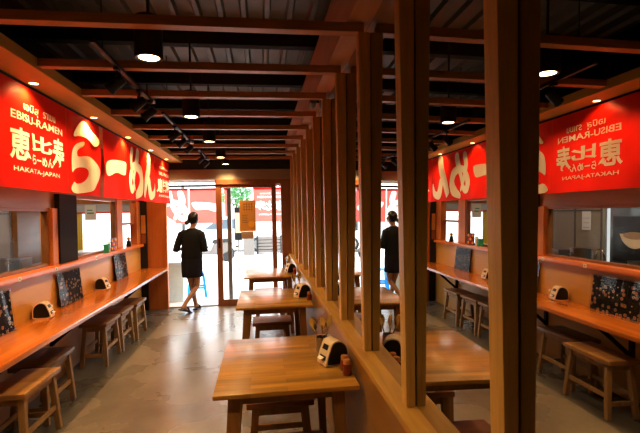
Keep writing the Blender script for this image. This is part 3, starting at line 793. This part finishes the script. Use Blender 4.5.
for (y, lab) in ((3.45, 'nearest'), (4.05, 'farther')):
    t = thing('gooseneck_faucet', 'chrome arched faucet behind the left window, ' + lab, 'faucet', (-2.36, y, .96), 0, 'chrome faucets in the kitchen')
    MB().tube([(0, -.06, 0), (0, -.06, .17)] + [(0, -.06 + .06 * (1 - math.cos(a * PI / 8)), .17 + .06 * math.sin(a * PI / 8)) for a in range(1, 9)] + [(0, .06, .10)], .011, 10).build('spout', M['chrome'], t, True)
    MB().lathe([(.022, 0), (.022, .02), (.012, .03)], c=(0, -.06, 0), n=14).build('base', M['chrome'], t, True, 40)
# partition with panels behind the counter
kp = thing('kitchen_partition', 'grey-beige panelled kitchen partition seen through the left window', 'partition', (-3.05, 5.45, 0))
MB().box(-.03, .0, -.62, .34, 0, 2.2, .002).build('panel', M['greybeige'], kp)
for y in (-.62, -.16, .30): MB().box(.0, .012, y, y + .02, 0, 2.2, .001).build('batten', M['darkmetal'], kp)
MB().box(.0, .012, -.6, .30, 1.60, 1.62, .001).build('rail', M['darkmetal'], kp)
nt_ = thing('wall_notice', 'white notice sheet pinned to the grey-beige kitchen partition', 'notice', (-3.034, 5.08, 1.36))
MB().box(0, .004, -.075, .075, 0, .24, .001).build('sheet', M['white'], nt_); MB().box(.004, .006, -.055, .055, .03, .035, 0).box(.004, .006, -.055, .055, .09, .095, 0).box(.004, .006, -.055, .055, .15, .155, 0).build('text_lines', M['greybeige'], nt_)
sh2 = thing('steel_hood', 'steel appliance box on the kitchen counter behind the glass', 'appliance', (-2.66, 5.02, .96))
MB().box(-.15, .15, -.13, .13, 0, .16, .006).build('body', M['steel'], sh2); MB().box(.15, .155, -.10, .10, .04, .12, .001).build('vent', M['steel'], sh2)
# refrigerator with lit frame and a poster
fr = thing('display_fridge', 'tall display refrigerator with lit white door frame', 'refrigerator', (-3.0, 4.26, 0))
MB().box(-.55, -.02, -.42, .42, 0, 1.85, .01).build('cabinet', M['darkmetal'], fr)
MB().box(-.02, .02, .385, .42, .1, 1.72, .003).box(-.02, .02, -.42, -.39, .1, 1.72, .003).box(-.02, .02, -.36, .36, 1.645, 1.70, .003).build('lit_frame', M['fridgelight'], fr)
MB().box(-.02, .012, -.385, .38, .1, 1.645, .002).build('door', M['carglass'], fr)
pt = thing('food_poster', 'black poster with a cream ramen bowl on the refrigerator door', 'poster', (-2.983, 4.29, 1.08))
MB().box(-.004, .004, -.30, .30, -.05, .46, .001).build('sheet', M['blackplastic'], pt)
bowl = [(-.20, .26)] + [(-.20 + .40 * i / 12, .26 - .16 * math.sin(PI * i / 12) ** .6) for i in range(1, 12)] + [(.20, .26)]
MB().prism(bowl, .003, Matrix.Translation((.004, 0, 0)) @ Matrix(((0, 0, 1, 0), (1, 0, 0, 0), (0, 1, 0, 0), (0, 0, 0, 1)))).build('bowl_print', M['ivory'], pt)
MB().lathe([(0, 0), (.15, 0), (.15, .002), (0, .002)], c=(.006, 0, .245), mat=R3('Y', 90) @ Matrix.Diagonal((.28, 1, 1, 1)), n=28).build('noodle_print', M['brownpaper'], pt)
# yellow hanging strip in the kitchen front window
ys = tag(MB().box(-.06, .06, -.002, .002, 0, .70, .001).build('hanging_strip', M['yellowcloth']), 'yellow vertical strip hanging in the bright kitchen window', 'sign'); ys.location = (-2.90, YE - .05, .98)
rb = thing('roller_blind', 'grey roller blind with a red hem at the top of the kitchen window', 'blind', (-3.2, YE - .06, 1.60))
MB().box(-1.0, 1.15, -.004, .004, .03, .13, .002).build('sheet', M['shutter'], rb); MB().box(-1.0, 1.15, -.006, .006, 0, .03, .002).build('hem', M['outred'], rb)
MB().tube([(-1.02, 0, .14), (1.17, 0, .14)], .018, 10).build('roll', M['shutter'], rb, True)
wn = thing('hanging_notice', 'white notice card hanging in the bright kitchen window beside the yellow strip', 'notice', (-2.70, YE - .09, 1.50))
MB().box(-.085, .085, -.002, .002, 0, .24, .001).build('sheet', M['paper'], wn); MB().box(-.05, .05, -.004, -.002, .10, .12, 0).box(-.05, .03, -.004, -.002, .15, .165, 0).build('text_lines', M['green'], wn)
rf = thing('white_refrigerator', 'white chest fridge standing before the bright kitchen window', 'refrigerator', (-2.62, 7.05, 0))
MB().box(-.22, .24, -.26, .26, 0, .98, .012).build('cabinet', M['white'], rf); MB().box(-.225, .245, -.265, .265, .985, 1.03, .01).build('lid', M['white'], rf)

# ------------------------------------------------------------------ sliding door
dr = struct(MB().box(-.745, -.650, YE - .02, YE + .02, .0, 2.045, .004).box(.185, .262, YE - .02, YE + .02, 0, 2.045, .004)
            .box(-.650, .185, YE - .02, YE + .02, 0, .11, .004).box(-.650, .185, YE - .02, YE + .02, 1.99, 2.045, .004).build('door_1', M['doorwood']))
MB().box(-.655, .19, YE - .003, YE + .003, .105, 1.995, 0).build('pane', M['glass'], dr)
MB().box(-.715, -.685, YE - .032, YE - .02, .98, 1.14, .005).build('handle', M['blackplastic'], dr)
struct(MB().box(-1.55, .345, YE + .03, YE + .09, 0.0, .012, .002).build('trim_17', M['darkmetal']))
po = thing('door_poster', 'orange poster taped to the glass of the sliding door', 'poster', (-.225, YE - .006, 1.25))
MB().box(-.135, .135, -.002, .001, 0, .525, .0005).build('sheet', M['poster'], po)
mk = MB()
for c in range(4):
    for r_ in range(3):
        x = -.055 + c * .042; z = .46 - r_ * .045
        mk.box(x - .012, x + .012, -.004, -.002, z - .004, z + .004, 0).box(x - .003, x + .003, -.004, -.002, z - .018, z + .016, 0)
for r_ in range(5): mk.box(-.09, .0 - .01 * (r_ % 2), -.004, -.002, .27 - r_ * .03, .276 - r_ * .03, 0)
mk.build('text_marks', M['ink'], po)
MB().lathe([(0, 0), (.055, 0), (.055, .002), (0, .002)], c=(.065, -.004, .12), mat=R3('X', 90), n=24).build('picture', M['yolk'], po)
bp_ = tag(MB().box(-.10, .10, -.002, .001, 0, .12, .0005).build('paper_sheet', M['brownpaper']), 'brown paper sheet taped under the orange poster on the door glass', 'sheet'); bp_.location = (-.235, YE - .006, 1.125)

# ------------------------------------------------------------------ woman walking out
pw = thing('person', 'person with a hair bun, black top and navy skirt walking out the doorway', 'person', (-1.11, 7.12, 0)); pw.scale = (.97, .97, .97)
def skin_body():
    V, E, Rr = [], [], []
    def v(p, r, par=None):
        V.append(p); Rr.append(r if isinstance(r, tuple) else (r, r))
        if par is not None: E.append((par, len(V) - 1))
        return len(V) - 1
    pel = v((0, 0, .86), (.13, .10)); sp = v((0, .0, 1.03), (.115, .085), pel); ch = v((.0, .0, 1.20), (.125, .09), sp)
    nb = v((.015, -.005, 1.335), (.055, .05), ch); nk = v((.03, .01, 1.405), (.044, .044), nb)
    hb = v((.042, .028, 1.47), (.062, .070), nk); hm = v((.046, .028, 1.535), (.074, .082), hb); ht = v((.046, .022, 1.60), (.05, .055), hm)
    fd = Vector((.78, .62, 0)).normalized()
    nb0 = Vector((.046, .028, 1.515)) + fd * .075
    ns = v(tuple(nb0), .014, hm); v(tuple(nb0 + fd * .022 + Vector((0, 0, -.008))), .009, ns)
    def hand(par, p, d, side):
        d = Vector(d).normalized(); up = Vector((0, 0, 1)); sd = d.cross(up).normalized()
        pm = v(tuple(Vector(p) + d * .05), (.018, .032), par)
        for i, (o, L) in enumerate(((-.027, .060), (-.009, .070), (.009, .066), (.027, .052))):
            b = v(tuple(Vector(p) + d * .085 + up * o), .0085, pm)
            m = v(tuple(Vector(p) + d * (.085 + L * .5) + up * o - sd * side * .008), .008, b)
            v(tuple(Vector(p) + d * (.085 + L * .85) + up * o - sd * side * .028), .007, m)
        t0 = v(tuple(Vector(p) + d * .035 + up * .032 - sd * side * .012), .010, pm)
        v(tuple(Vector(p) + d * .075 + up * .055 - sd * side * .028), .0085, t0)
    for s, el, wr in ((1, (.208, -.03, 1.005), (.12, .18, 1.02)), (-1, (-.236, -.03, 1.025), (-.11, .17, 1.05))):
        cl = v((.075 * s, -.005, 1.305), (.062, .056), ch)
        so = v((.148 * s, -.008, 1.285), .050, cl)
        mid = v(tuple((Vector((.148 * s, -.008, 1.285)) + Vector(el)) / 2), .043, so)
        e = v(el, .036, mid); w = v(wr, .024, e)
        hand(w, wr, Vector(wr) - Vector(el), s)
    for s, kn, an, hl, toe in ((1, (.075, .01, .415), (-.125, -.17, .13), (-.15, -.215, .105), (-.055, -.085, .025)),
                               (-1, (-.015, .05, .42), (.025, .15, .085), (.02, .11, .04), (.055, .29, .03))):
        hp = v((.075 * s, 0, .79), .085, pel); th = v(tuple(Vector((.075 * s, 0, .79)).lerp(Vector(kn), .5)), .068, hp)
        k = v(kn, .047, th); ca = v(tuple(Vector(kn).lerp(Vector(an), .35) + Vector((0, -.02, 0))), .047, k)
        a = v(an, .029, ca); 
        b = v(tuple((Vector(an) + Vector(toe)) / 2 + Vector((0, 0, -.012))), (.03, .022), a); v(toe, (.036, .016), b)
        v(hl, .024, a)
    me = bpy.data.meshes.new('body'); me.from_pydata(V, E, []); me.materials.append(M['skin'])
    o = bpy.data.objects.new('body', me); COL.objects.link(o); o.parent = pw
    mo = o.modifiers.new('skin', 'SKIN'); mo.use_smooth_shade = True
    if not me.skin_vertices: bpy.context.view_layer.update()
    sk = me.skin_vertices[0].data
    for i, r in enumerate(Rr): sk[i].radius = r; sk[i].use_root = (i == 0)
    ss = o.modifiers.new('sub', 'SUBSURF'); ss.levels = 1; ss.render_levels = 2
    return o
skin_body()
# face and ears
fd = Vector((.78, .62, 0)).normalized(); rt = Vector((.62, -.78, 0))
hc = Vector((.046, .028, 1.525))
for s in (-1, 1):
    MB().lathe([(0, -.006), (.008, -.004), (.011, 0), (.008, .004), (0, .006)], c=tuple(hc + fd * .072 + rt * s * .03 + Vector((0, 0, .012))), n=12).build('eye', M['blackplastic'], pw, True)
    MB().lathe([(0, -.026), (.010, -.018), (.014, 0), (.010, .018), (0, .026)], c=tuple(hc + rt * s * .078 + Vector((0, 0, -.006))), n=12).build('ear', M['skin'], pw, True)
MB().lathe([(0, -.004), (.016, -.003), (.02, 0), (.016, .003), (0, .004)], c=tuple(hc + fd * .076 + Vector((0, 0, -.045))), n=12).build('mouth', M['taillight'], pw, True)
# hair: a cap set back on the skull, and the bun
hr = bmesh.new(); bmesh.ops.create_uvsphere(hr, u_segments=28, v_segments=18, radius=1)
for v_ in hr.verts:
    p = v_.co.copy(); q = Vector((p.x * .095, p.y * .100, p.z * .108))
    c = hc + Vector((0, 0, .018)) - fd * .014
    w = c + q
    fr_ = q.dot(fd)
    if fr_ > .045 and w.z < 1.575: w -= fd * (fr_ - .03) * .95         # leave the face free
    if w.z < 1.455: w.z = 1.455 + (w.z - 1.455) * .3
    v_.co = w
m = MB(); me = bpy.data.meshes.new('t'); hr.to_mesh(me); hr.free(); m.bm.from_mesh(me); bpy.data.meshes.remove(me)
hair = m.build('hair', M['hair'], pw, True)
b = MB(); bmc = Vector((-.050, -.062, 1.475))
b.loft([(bmc.x + .045, bmc.y + .03, bmc.z + .02, .005, .005), (bmc.x + .02, bmc.y + .01, bmc.z + .012, .03, .028)], 12)
for a in range(3):
    b.lathe([(0, -.034), (.022, -.027), (.034, -.008), (.034, .010), (.020, .028), (0, .034)], c=tuple(bmc + Vector((.012 * math.cos(a * 2.1), .01 * math.sin(a * 2.1), .010 * math.sin(a * 2.1 + 1)))), n=16)
b.build('bun', M['hair'], hair, True)
# black top
t_ = MB().loft([(0, 0, .885, .168, .118), (0, 0, .90, .172, .122), (0, 0, .98, .165, .118), (0, 0, 1.08, .160, .112), (0, 0, 1.18, .165, .116), (0, -.002, 1.26, .168, .112), (.0, -.004, 1.315, .150, .095), (.01, -.004, 1.352, .105, .078), (.015, -.004, 1.372, .068, .064), (.016, -.003, 1.378, .060, .058)], 36, (False, False))
t_.tube([(.095, -.006, 1.295), (.155, -.010, 1.270), (.190, -.022, 1.150), (.214, -.034, 1.015), (.216, -.03, .995)], [.070, .066, .057, .052, .050], 18)
t_.tube([(-.095, -.006, 1.295), (-.155, -.010, 1.270), (-.202, -.022, 1.160), (-.244, -.034, 1.030), (-.247, -.028, 1.01)], [.070, .066, .057, .052, .050], 18)
t_.build('shirt', M['tee'], pw, True)
MB().loft([(0, 0, .97, .150, .105), (0, 0, .90, .163, .115), (0, 0, .80, .172, .125), (.0, .0, .68, .170, .13), (.004, 0, .585, .166, .132), (.004, 0, .575, .160, .126), (.004, 0, .60, .15, .118)], 36, (True, False)).build('skirt', M['skirt'], pw, True)
def sandal(ball, toe, heel):
    h_, b_, t__ = Vector(heel), Vector(ball), Vector(toe)
    m = MB(); d = (t__ - h_)
    m.bar(tuple(h_ - d.normalized() * .02), tuple(b_), .075, .022, .085, .022, .006, up=(0, 0, 1)); m.bar(tuple(b_), tuple(t__ + (t__ - b_).normalized() * .03), .085, .022, .07, .018, .006, up=(0, 0, 1))
    o = m.build('sandal', M['sandal'], pw)
    MB().tube([tuple(b_ + Vector((-.045, .0, .0))), tuple(b_ + Vector((-.03, .0, .045))), tuple(b_ + Vector((.0, .0, .058))), tuple(b_ + Vector((.03, 0, .045))), tuple(b_ + Vector((.045, 0, 0)))], .013, 8).build('strap', M['sandal'], o, True)
sandal((-.085, -.12, .040), (-.045, -.065, .012), (-.16, -.215, .082))
sandal((.042, .22, .012), (.058, .29, .012), (.02, .09, .014))

# ------------------------------------------------------------------ outdoors
struct(MB().box(-14, 12, YE + .15, 40, -.14, -.02, 0).build('ground', M['street']))
cw = thing('concrete_planter', 'low grey concrete block wall outside, left of the doorway', 'wall', (-1.85, 8.16, -.02))
MB().box(-.60, .44, -.12, .12, 0, .68, .012).build('block', M['concrete'], cw); MB().box(-.62, .45, -.14, .14, .68, .72, .008).build('cap', M['concrete'], cw)
bs = thing('plastic_stool', 'bright blue plastic stool standing outside behind the walking person', 'stool', (-1.25, 8.55, -.02), .15)
MB().box(-.15, .15, -.15, .15, .43, .455, .012).build('seat', M['blueplastic'], bs, True, 40)
for ix in (-1, 1):
    for iy in (-1, 1): MB().bar((ix * .165, iy * .165, 0), (ix * .12, iy * .12, .44), .05, .03, .045, .03, .004).build('leg', M['blueplastic'], bs)
for iy in (-1, 1): MB().bar((-.15, iy * .145, .18), (.15, iy * .145, .18), .015, .04, up=(0, 0, 1)).build('rung', M['blueplastic'], bs)
for ix in (-1, 1): MB().bar((ix * .145, -.15, .18), (ix * .145, .15, .18), .015, .04, up=(0, 0, 1)).build('rung', M['blueplastic'], bs)
# tube lamp under the eave
tu = thing('tube_lamp', 'white fluorescent tube lamp outside above the doorway', 'lamp', (-1.2, 7.95, 2.10))
MB().tube([(-.62, 0, 0), (.52, 0, 0)], .016, 12).build('tube', M['tube'], tu, True)
MB().box(-.66, .56, -.03, .03, .02, .07, .004).build('batten', M['white'], tu)
# awning roof outside that carries the street banners
aw = thing('awning', 'dark awning outside over the entrance', 'awning', (0, 7.6, 2.2))
MB().box(-3.6, 1.4, 0, 1.0, 0, .05, .004, R3('X', -4)).build('sheet', M['white'], aw)
MB().box(-3.6, 1.4, .84, .90, -.12, -.06, .004).build('rail', M['darkbrown'], aw)
MB().box(-.60, -.53, .30, .36, -2.22, .02, .004).build('pole', M['darkmetal'], aw)
# street banners, seen from behind, so their writing runs backwards from in here
YN = 8.47
def noren(x0, x1, z0, z1, label, tris=(), step=.0055):
    """cloth grid; faces whose centre lies in one of the triangles (u runs right to left) are undyed"""
    t = thing('street_banner', label, 'banner', (0, 0, 0), 0, 'red street banners outside')
    nx, nz = max(6, int((x1 - x0) / step)), max(6, int((z1 - z0) / step)); dx, dz = (x1 - x0) / nx, (z1 - z0) / nz
    white = set()
    for tr in tris:
        P = [(x0 + (x1 - x0) * (1 - u), z0 + (z1 - z0) * v) for u, v in tr]
        i0, i1 = int((min(p[0] for p in P) - x0) / dx) - 1, int((max(p[0] for p in P) - x0) / dx) + 1
        j0, j1 = int((min(p[1] for p in P) - z0) / dz) - 1, int((max(p[1] for p in P) - z0) / dz) + 1
        for i in range(max(0, i0), min(nx, i1 + 1)):
            for j in range(max(0, j0), min(nz, j1 + 1)):
                c = (x0 + (i + .5) * dx, z0 + (j + .5) * dz)
                d = [(P[(k + 1) % 3][0] - P[k][0]) * (c[1] - P[k][1]) - (P[(k + 1) % 3][1] - P[k][1]) * (c[0] - P[k][0]) for k in range(3)]
                if all(q >= 0 for q in d) or all(q <= 0 for q in d): white.add((i, j))
    V = [(x0 + dx * i, YN + .018 * math.sin((x0 + dx * i) * 7), z0 + dz * j) for i in range(nx + 1) for j in range(nz + 1)]
    Fc = [(i * (nz + 1) + j, (i + 1) * (nz + 1) + j, (i + 1) * (nz + 1) + j + 1, i * (nz + 1) + j + 1) for i in range(nx) for j in range(nz)]
    me = bpy.data.meshes.new('cloth'); me.from_pydata(V, [], Fc)
    me.materials.append(M['outred']); me.materials.append(M['outwhite'])
    for n_, (i, j) in enumerate((i, j) for i in range(nx) for j in range(nz)):
        me.polygons[n_].use_smooth = True
        if (i, j) in white: me.polygons[n_].material_index = 1
    o = bpy.data.objects.new('cloth', me); COL.objects.link(o); o.parent = t
    MB().tube([(x0, YN, z1 + .012), (x1, YN, z1 + .012)], .022, 8).build('rod', M['taillight'], t)
    return t
def tri_of(bm):
    out = [[(v.co.x, v.co.y) for v in f.verts] for f in bm.faces if len(f.verts) == 3]; bm.free(); return out
flat = lambda a, b: Vector((a, b, 0))
def scale_polys(polys, u0, u1, v0, v1): return [[(u0 + u * (u1 - u0), v0 + v * (v1 - v0)) for u, v in p] for p in polys]
ZN0, ZN1 = 1.385, 2.02
noren(-1.90, -1.365, ZN0, ZN1, 'red street banner outside with a fat white brush character, left one behind the doorway',
      tri_of(poly_mesh(scale_polys(ME, -.02, 1.02, .04, .96), flat, 9)))
bar = [((y - 4.383) / .651, (z - 1.947) / .2) for y, z in smooth_poly(BARP, 2)]
noren(-1.335, -.735, ZN0, ZN1, 'red street banner outside with one white horizontal brush stroke, beside the door frame',
      tri_of(poly_mesh(scale_polys([bar], .02, .94, .33, .64), flat, 9)))
tx = []
for body, box, bold in (('恵比寿', (.06, .94, .34, .64), .035), ('EBISU-RAMEN', (.12, .88, .73, .79), .02), ('เอบิสุ ราเมน', (.2, .8, .83, .90), .012), ('HAKATA-JAPAN', (.16, .84, .19, .25), .02)):
    tx += tri_of(text_polys_bm(body, flat, box, bold, 9))
noren(-.14, .52, ZN0, ZN1, 'red street banner outside with small white shop writing, behind the sliding door', tx, .004)
noren(-.685, -.60, ZN0 + .12, ZN1, 'narrow red street banner edge outside, left of the grey pole')

# buildings across the street
def building(x0, x1, y, h, label, mat):
    t = thing('street_building', label, 'building', ((x0 + x1) / 2, y, -.02)); w = (x1 - x0) / 2
    MB().box(-w, w, 0, 3, 0, h, .02).build('wall', mat, t)
    MB().box(-w - .1, w + .1, -.6, 0, 2.9, 3.05, .01).build('canopy', M['shutter'], t)
    n = max(1, int(2 * w / 2.4))
    for i in range(n):
        x = -w + 2 * w * (i + .5) / n
        s_ = MB()
        for k in range(12): s_.box(x - .85, x + .85, -.04, -.005, .1 + k * .2, .285 + k * .2, .01)
        s_.build('shutter', M['shutter'], t)
        MB().box(x - .6, x + .6, -.03, .0, 3.6, 4.8, .01).build('window', M['carglass'], t)
    return t
building(-13, -4.6, 25, 7.0, 'pale shop building across the street on the left', M['facade'])
building(-4.4, 1.0, 26, 7.5, 'pale shop building straight across the street', M['facade'])
building(1.2, 9, 25, 6.5, 'pale shop building across the street on the right', M['facade'])
# car
def car(loc, rz, label):
    t = thing('parked_car', label, 'car', loc, rz)
    body = [(-1.9, .28), (-1.95, .55), (-1.85, .80), (-1.0, .92), (1.25, .95), (1.85, .86), (1.95, .55), (1.9, .28)]
    MB().prism(smooth_poly(body, 1), 1.6, Matrix.Translation((0, .8, 0)) @ R3('X', 90), .03).build('body', M['carpaint'], t, True, 40)
    cab = [(-1.15, .90), (-.45, 1.40), (.80, 1.44), (1.45, .93)]
    MB().prism(smooth_poly(cab, 1), 1.36, Matrix.Translation((0, .68, 0)) @ R3('X', 90), .03).build('cabin', M['carpaint'], t, True, 40)
    for s in (-1, 1):
        y = s * .683
        for poly in ([(-.92, .97), (-.42, 1.34), (.10, 1.36), (.10, .97)], [(.18, .97), (.18, 1.36), (.74, 1.37), (1.15, .97)]):
            MB().prism(poly, .006, Matrix.Translation((0, y + .003, 0)) @ R3('X', 90)).build('side_window', M['carglass'], t)
        for x in (-1.2, 1.2):
            w = MB().lathe([(0, -.09), (.26, -.09), (.31, -.07), (.31, .07), (.26, .09), (0, .09)], c=(x, s * .72, .31), mat=R3('X', 90), n=28).build('wheel', M['rubber'], t, True, 40)
            MB().lathe([(0, -.095), (.18, -.095), (.19, .095), (0, .095)], c=(x, s * .72, .31), mat=R3('X', 90), n=20).build('hubcap', M['steel'], w, True, 40)
        MB().box(1.86, 1.94, s * .6 - .12, s * .6 + .12, .62, .78, .02).build('tail_light', M['taillight'], t)
        MB().box(-1.94, -1.84, s * .55 - .15, s * .55 + .15, .58, .70, .02).build('headlight', M['white'], t)
    return t
car((-1.35, 18.6, -.02), 0, 'silver car parked across the street, seen through the doorway')
# motorbike-ish scooter by the street
sc_ = thing('scooter', 'dark motor scooter parked outside beside the door frame', 'scooter', (-1.72, 14.4, -.02), .25)
for x in (-.6, .6):
    w = MB().lathe([(.15, -.04), (.24, -.04), (.26, 0), (.24, .04), (.15, .04)], c=(x, 0, .26), mat=R3('X', 90), n=24).build('wheel', M['rubber'], sc_, True, 40)
MB().prism([(-.45, .28), (-.62, .70), (-.52, .72), (-.36, .36), (.05, .34), (.18, .62), (.78, .66), (.72, .40), (.45, .26)], .24, Matrix.Translation((0, .12, 0)) @ R3('X', 90), .02).build('body', M['darkmetal'], sc_, True, 40)
MB().prism([(.12, .63), (.18, .74), (.72, .76), (.78, .67)], .22, Matrix.Translation((0, .11, 0)) @ R3('X', 90), .02).build('seat', M['rubber'], sc_, True, 40)
MB().tube([(-.6, 0, .26), (-.52, 0, .80), (-.50, 0, .95)], .025, 8).tube([(-.42, -.30, 1.0), (-.52, -.1, .96), (-.52, .1, .96), (-.42, .30, 1.0)], .015, 8).build('handlebar', M['rubber'], sc_, True)
# dark slatted planter, grey board, tree
pl = thing('slatted_planter', 'dark slatted box standing across the paving behind the sliding door', 'planter', (.30, 17.0, -.02))
s_ = MB()
for k in range(5): s_.box(-.48, .48, -.2, .2, .05 + k * .125, .05 + k * .125 + .105, .008)
s_.build('slats', M['darkmetal'], pl)
for x in (-.46, .46): MB().box(x - .03, x + .03, -.23, .23, 0, .70, .006).build('post', M['blackplastic'], pl)
gb = thing('sidewalk_board', 'small grey folding board standing outside left of the slatted box', 'sign board', (-.48, 16.6, -.02))
for s in (-1, 1): MB().box(-.20, .20, -.012, .012, 0, .78, .004, R3('X', 10 * s)).build('panel', M['darkmetal'] if s < 0 else M['shutter'], gb).location = (0, -.07 * s * -1, 0)
def tree(loc, label, h=2.6, r=.9, n=420, seed=1):
    rr = random.Random(seed)
    t = thing('street_tree', label, 'tree', loc)
    MB().tube([(0, 0, 0), (.05, 0, h * .4), (0, .05, h * .7)], [.07, .05, .03], 8).build('trunk', M['bark'], t, True)
    bm = bmesh.new()
    for i in range(n):
        while True:
            p = Vector((rr.uniform(-1, 1), rr.uniform(-1, 1), rr.uniform(-1, 1)))
            if p.length < 1: break
        p = Vector((p.x * r, p.y * r, h * .78 + p.z * r * .8)); a = Vector((rr.gauss(0, 1), rr.gauss(0, 1), rr.gauss(0, 1))).normalized(); b_ = a.cross(Vector((.3, .5, .8))).normalized()
        s = rr.uniform(.07, .14)
        bm.faces.new([bm.verts.new(p + a * s), bm.verts.new(p + b_ * s * .45), bm.verts.new(p - a * s), bm.verts.new(p - b_ * s * .45)])
    m = MB(); me = bpy.data.meshes.new('t'); bm.to_mesh(me); bm.free(); m.bm.from_mesh(me); bpy.data.meshes.remove(me)
    m.build('foliage', M['leaf'], t)
tree((-1.15, 20.6, -.02), 'green leafy street tree seen through the sliding door above the poster', 3.2, .75)
sg = thing('street_sign', 'dark upright panel outside beside the poster on the door', 'sign', (-.62, 12.0, -.02))
MB().box(-.10, .10, -.02, .02, .85, 1.75, .004).build('panel', M['blackplastic'], sg); MB().box(-.02, .02, .02, .05, 0, 1.70, .003).build('post', M['darkmetal'], sg)
MB().box(-.08, .08, -.024, -.02, 1.05, 1.60, .001).build('face', M['brownpaper'], sg)

# ------------------------------------------------------------------ light from outside
w = bpy.data.worlds.new('overcast'); SC.world = w; w.use_nodes = True
bg = w.node_tree.nodes['Background']; bg.inputs[0].default_value = (.93, .97, 1, 1); bg.inputs[1].default_value = 5.5
def area(name, loc, rot, sx, sy, e, col, portal=False):
    l = bpy.data.lights.new(name, 'AREA'); l.shape = 'RECTANGLE'; l.size = sx; l.size_y = sy; l.energy = e; l.color = col
    if portal: l.cycles.is_portal = True
    o = bpy.data.objects.new(name, l); COL.objects.link(o); o.location = loc; o.rotation_euler = rot; return o
area('doorway_portal', (-.6, YE + .12, 1.06), (-PI / 2, 0, 0), 1.95, 2.12, 10, (1, 1, 1), True)
area('kitchen_portal', (-3.3, YE + .12, 1.35), (-PI / 2, 0, 0), 2.6, .72, 10, (1, 1, 1), True)
# kitchen work light
kl = lamp_light('kitchen_light', 'POINT', (-2.3, 3.9, 2.6), 110, (1, .86, .66), None, .15)
kl2 = lamp_light('kitchen_light', 'POINT', (-2.5, 2.2, 2.6), 25, (1, .86, .66), None, .15)

# ------------------------------------------------------------------ camera
yaw, pitch, roll, fpx = .1358, -.0103, -.0215, 431.9077
F = Vector((math.sin(yaw) * math.cos(pitch), math.cos(yaw) * math.cos(pitch), math.sin(pitch)))
Rv = Vector((math.cos(yaw), -math.sin(yaw), 0)); U = Rv.cross(F)
R2 = Rv * math.cos(roll) + U * math.sin(roll); U2 = -Rv * math.sin(roll) + U * math.cos(roll)
cam = bpy.data.cameras.new('camera'); co = bpy.data.objects.new('camera', cam); COL.objects.link(co)
cam.sensor_width = 36; cam.lens = fpx * 36 / 640; cam.clip_start = .02; cam.clip_end = 200
mt = Matrix((R2, U2, -F)).transposed().to_4x4(); mt.translation = (0, 0, H); co.matrix_world = mt
SC.camera = co

SC.view_settings.view_transform = 'Standard'
SC.view_settings.look = 'None'
SC.view_settings.exposure = .10
SC.view_settings.gamma = .84
SC.cycles.use_denoising = True
SC.cycles.max_bounces = 10; SC.cycles.transparent_max_bounces = 12; SC.cycles.glossy_bounces = 6
SC.cycles.sample_clamp_indirect = 6
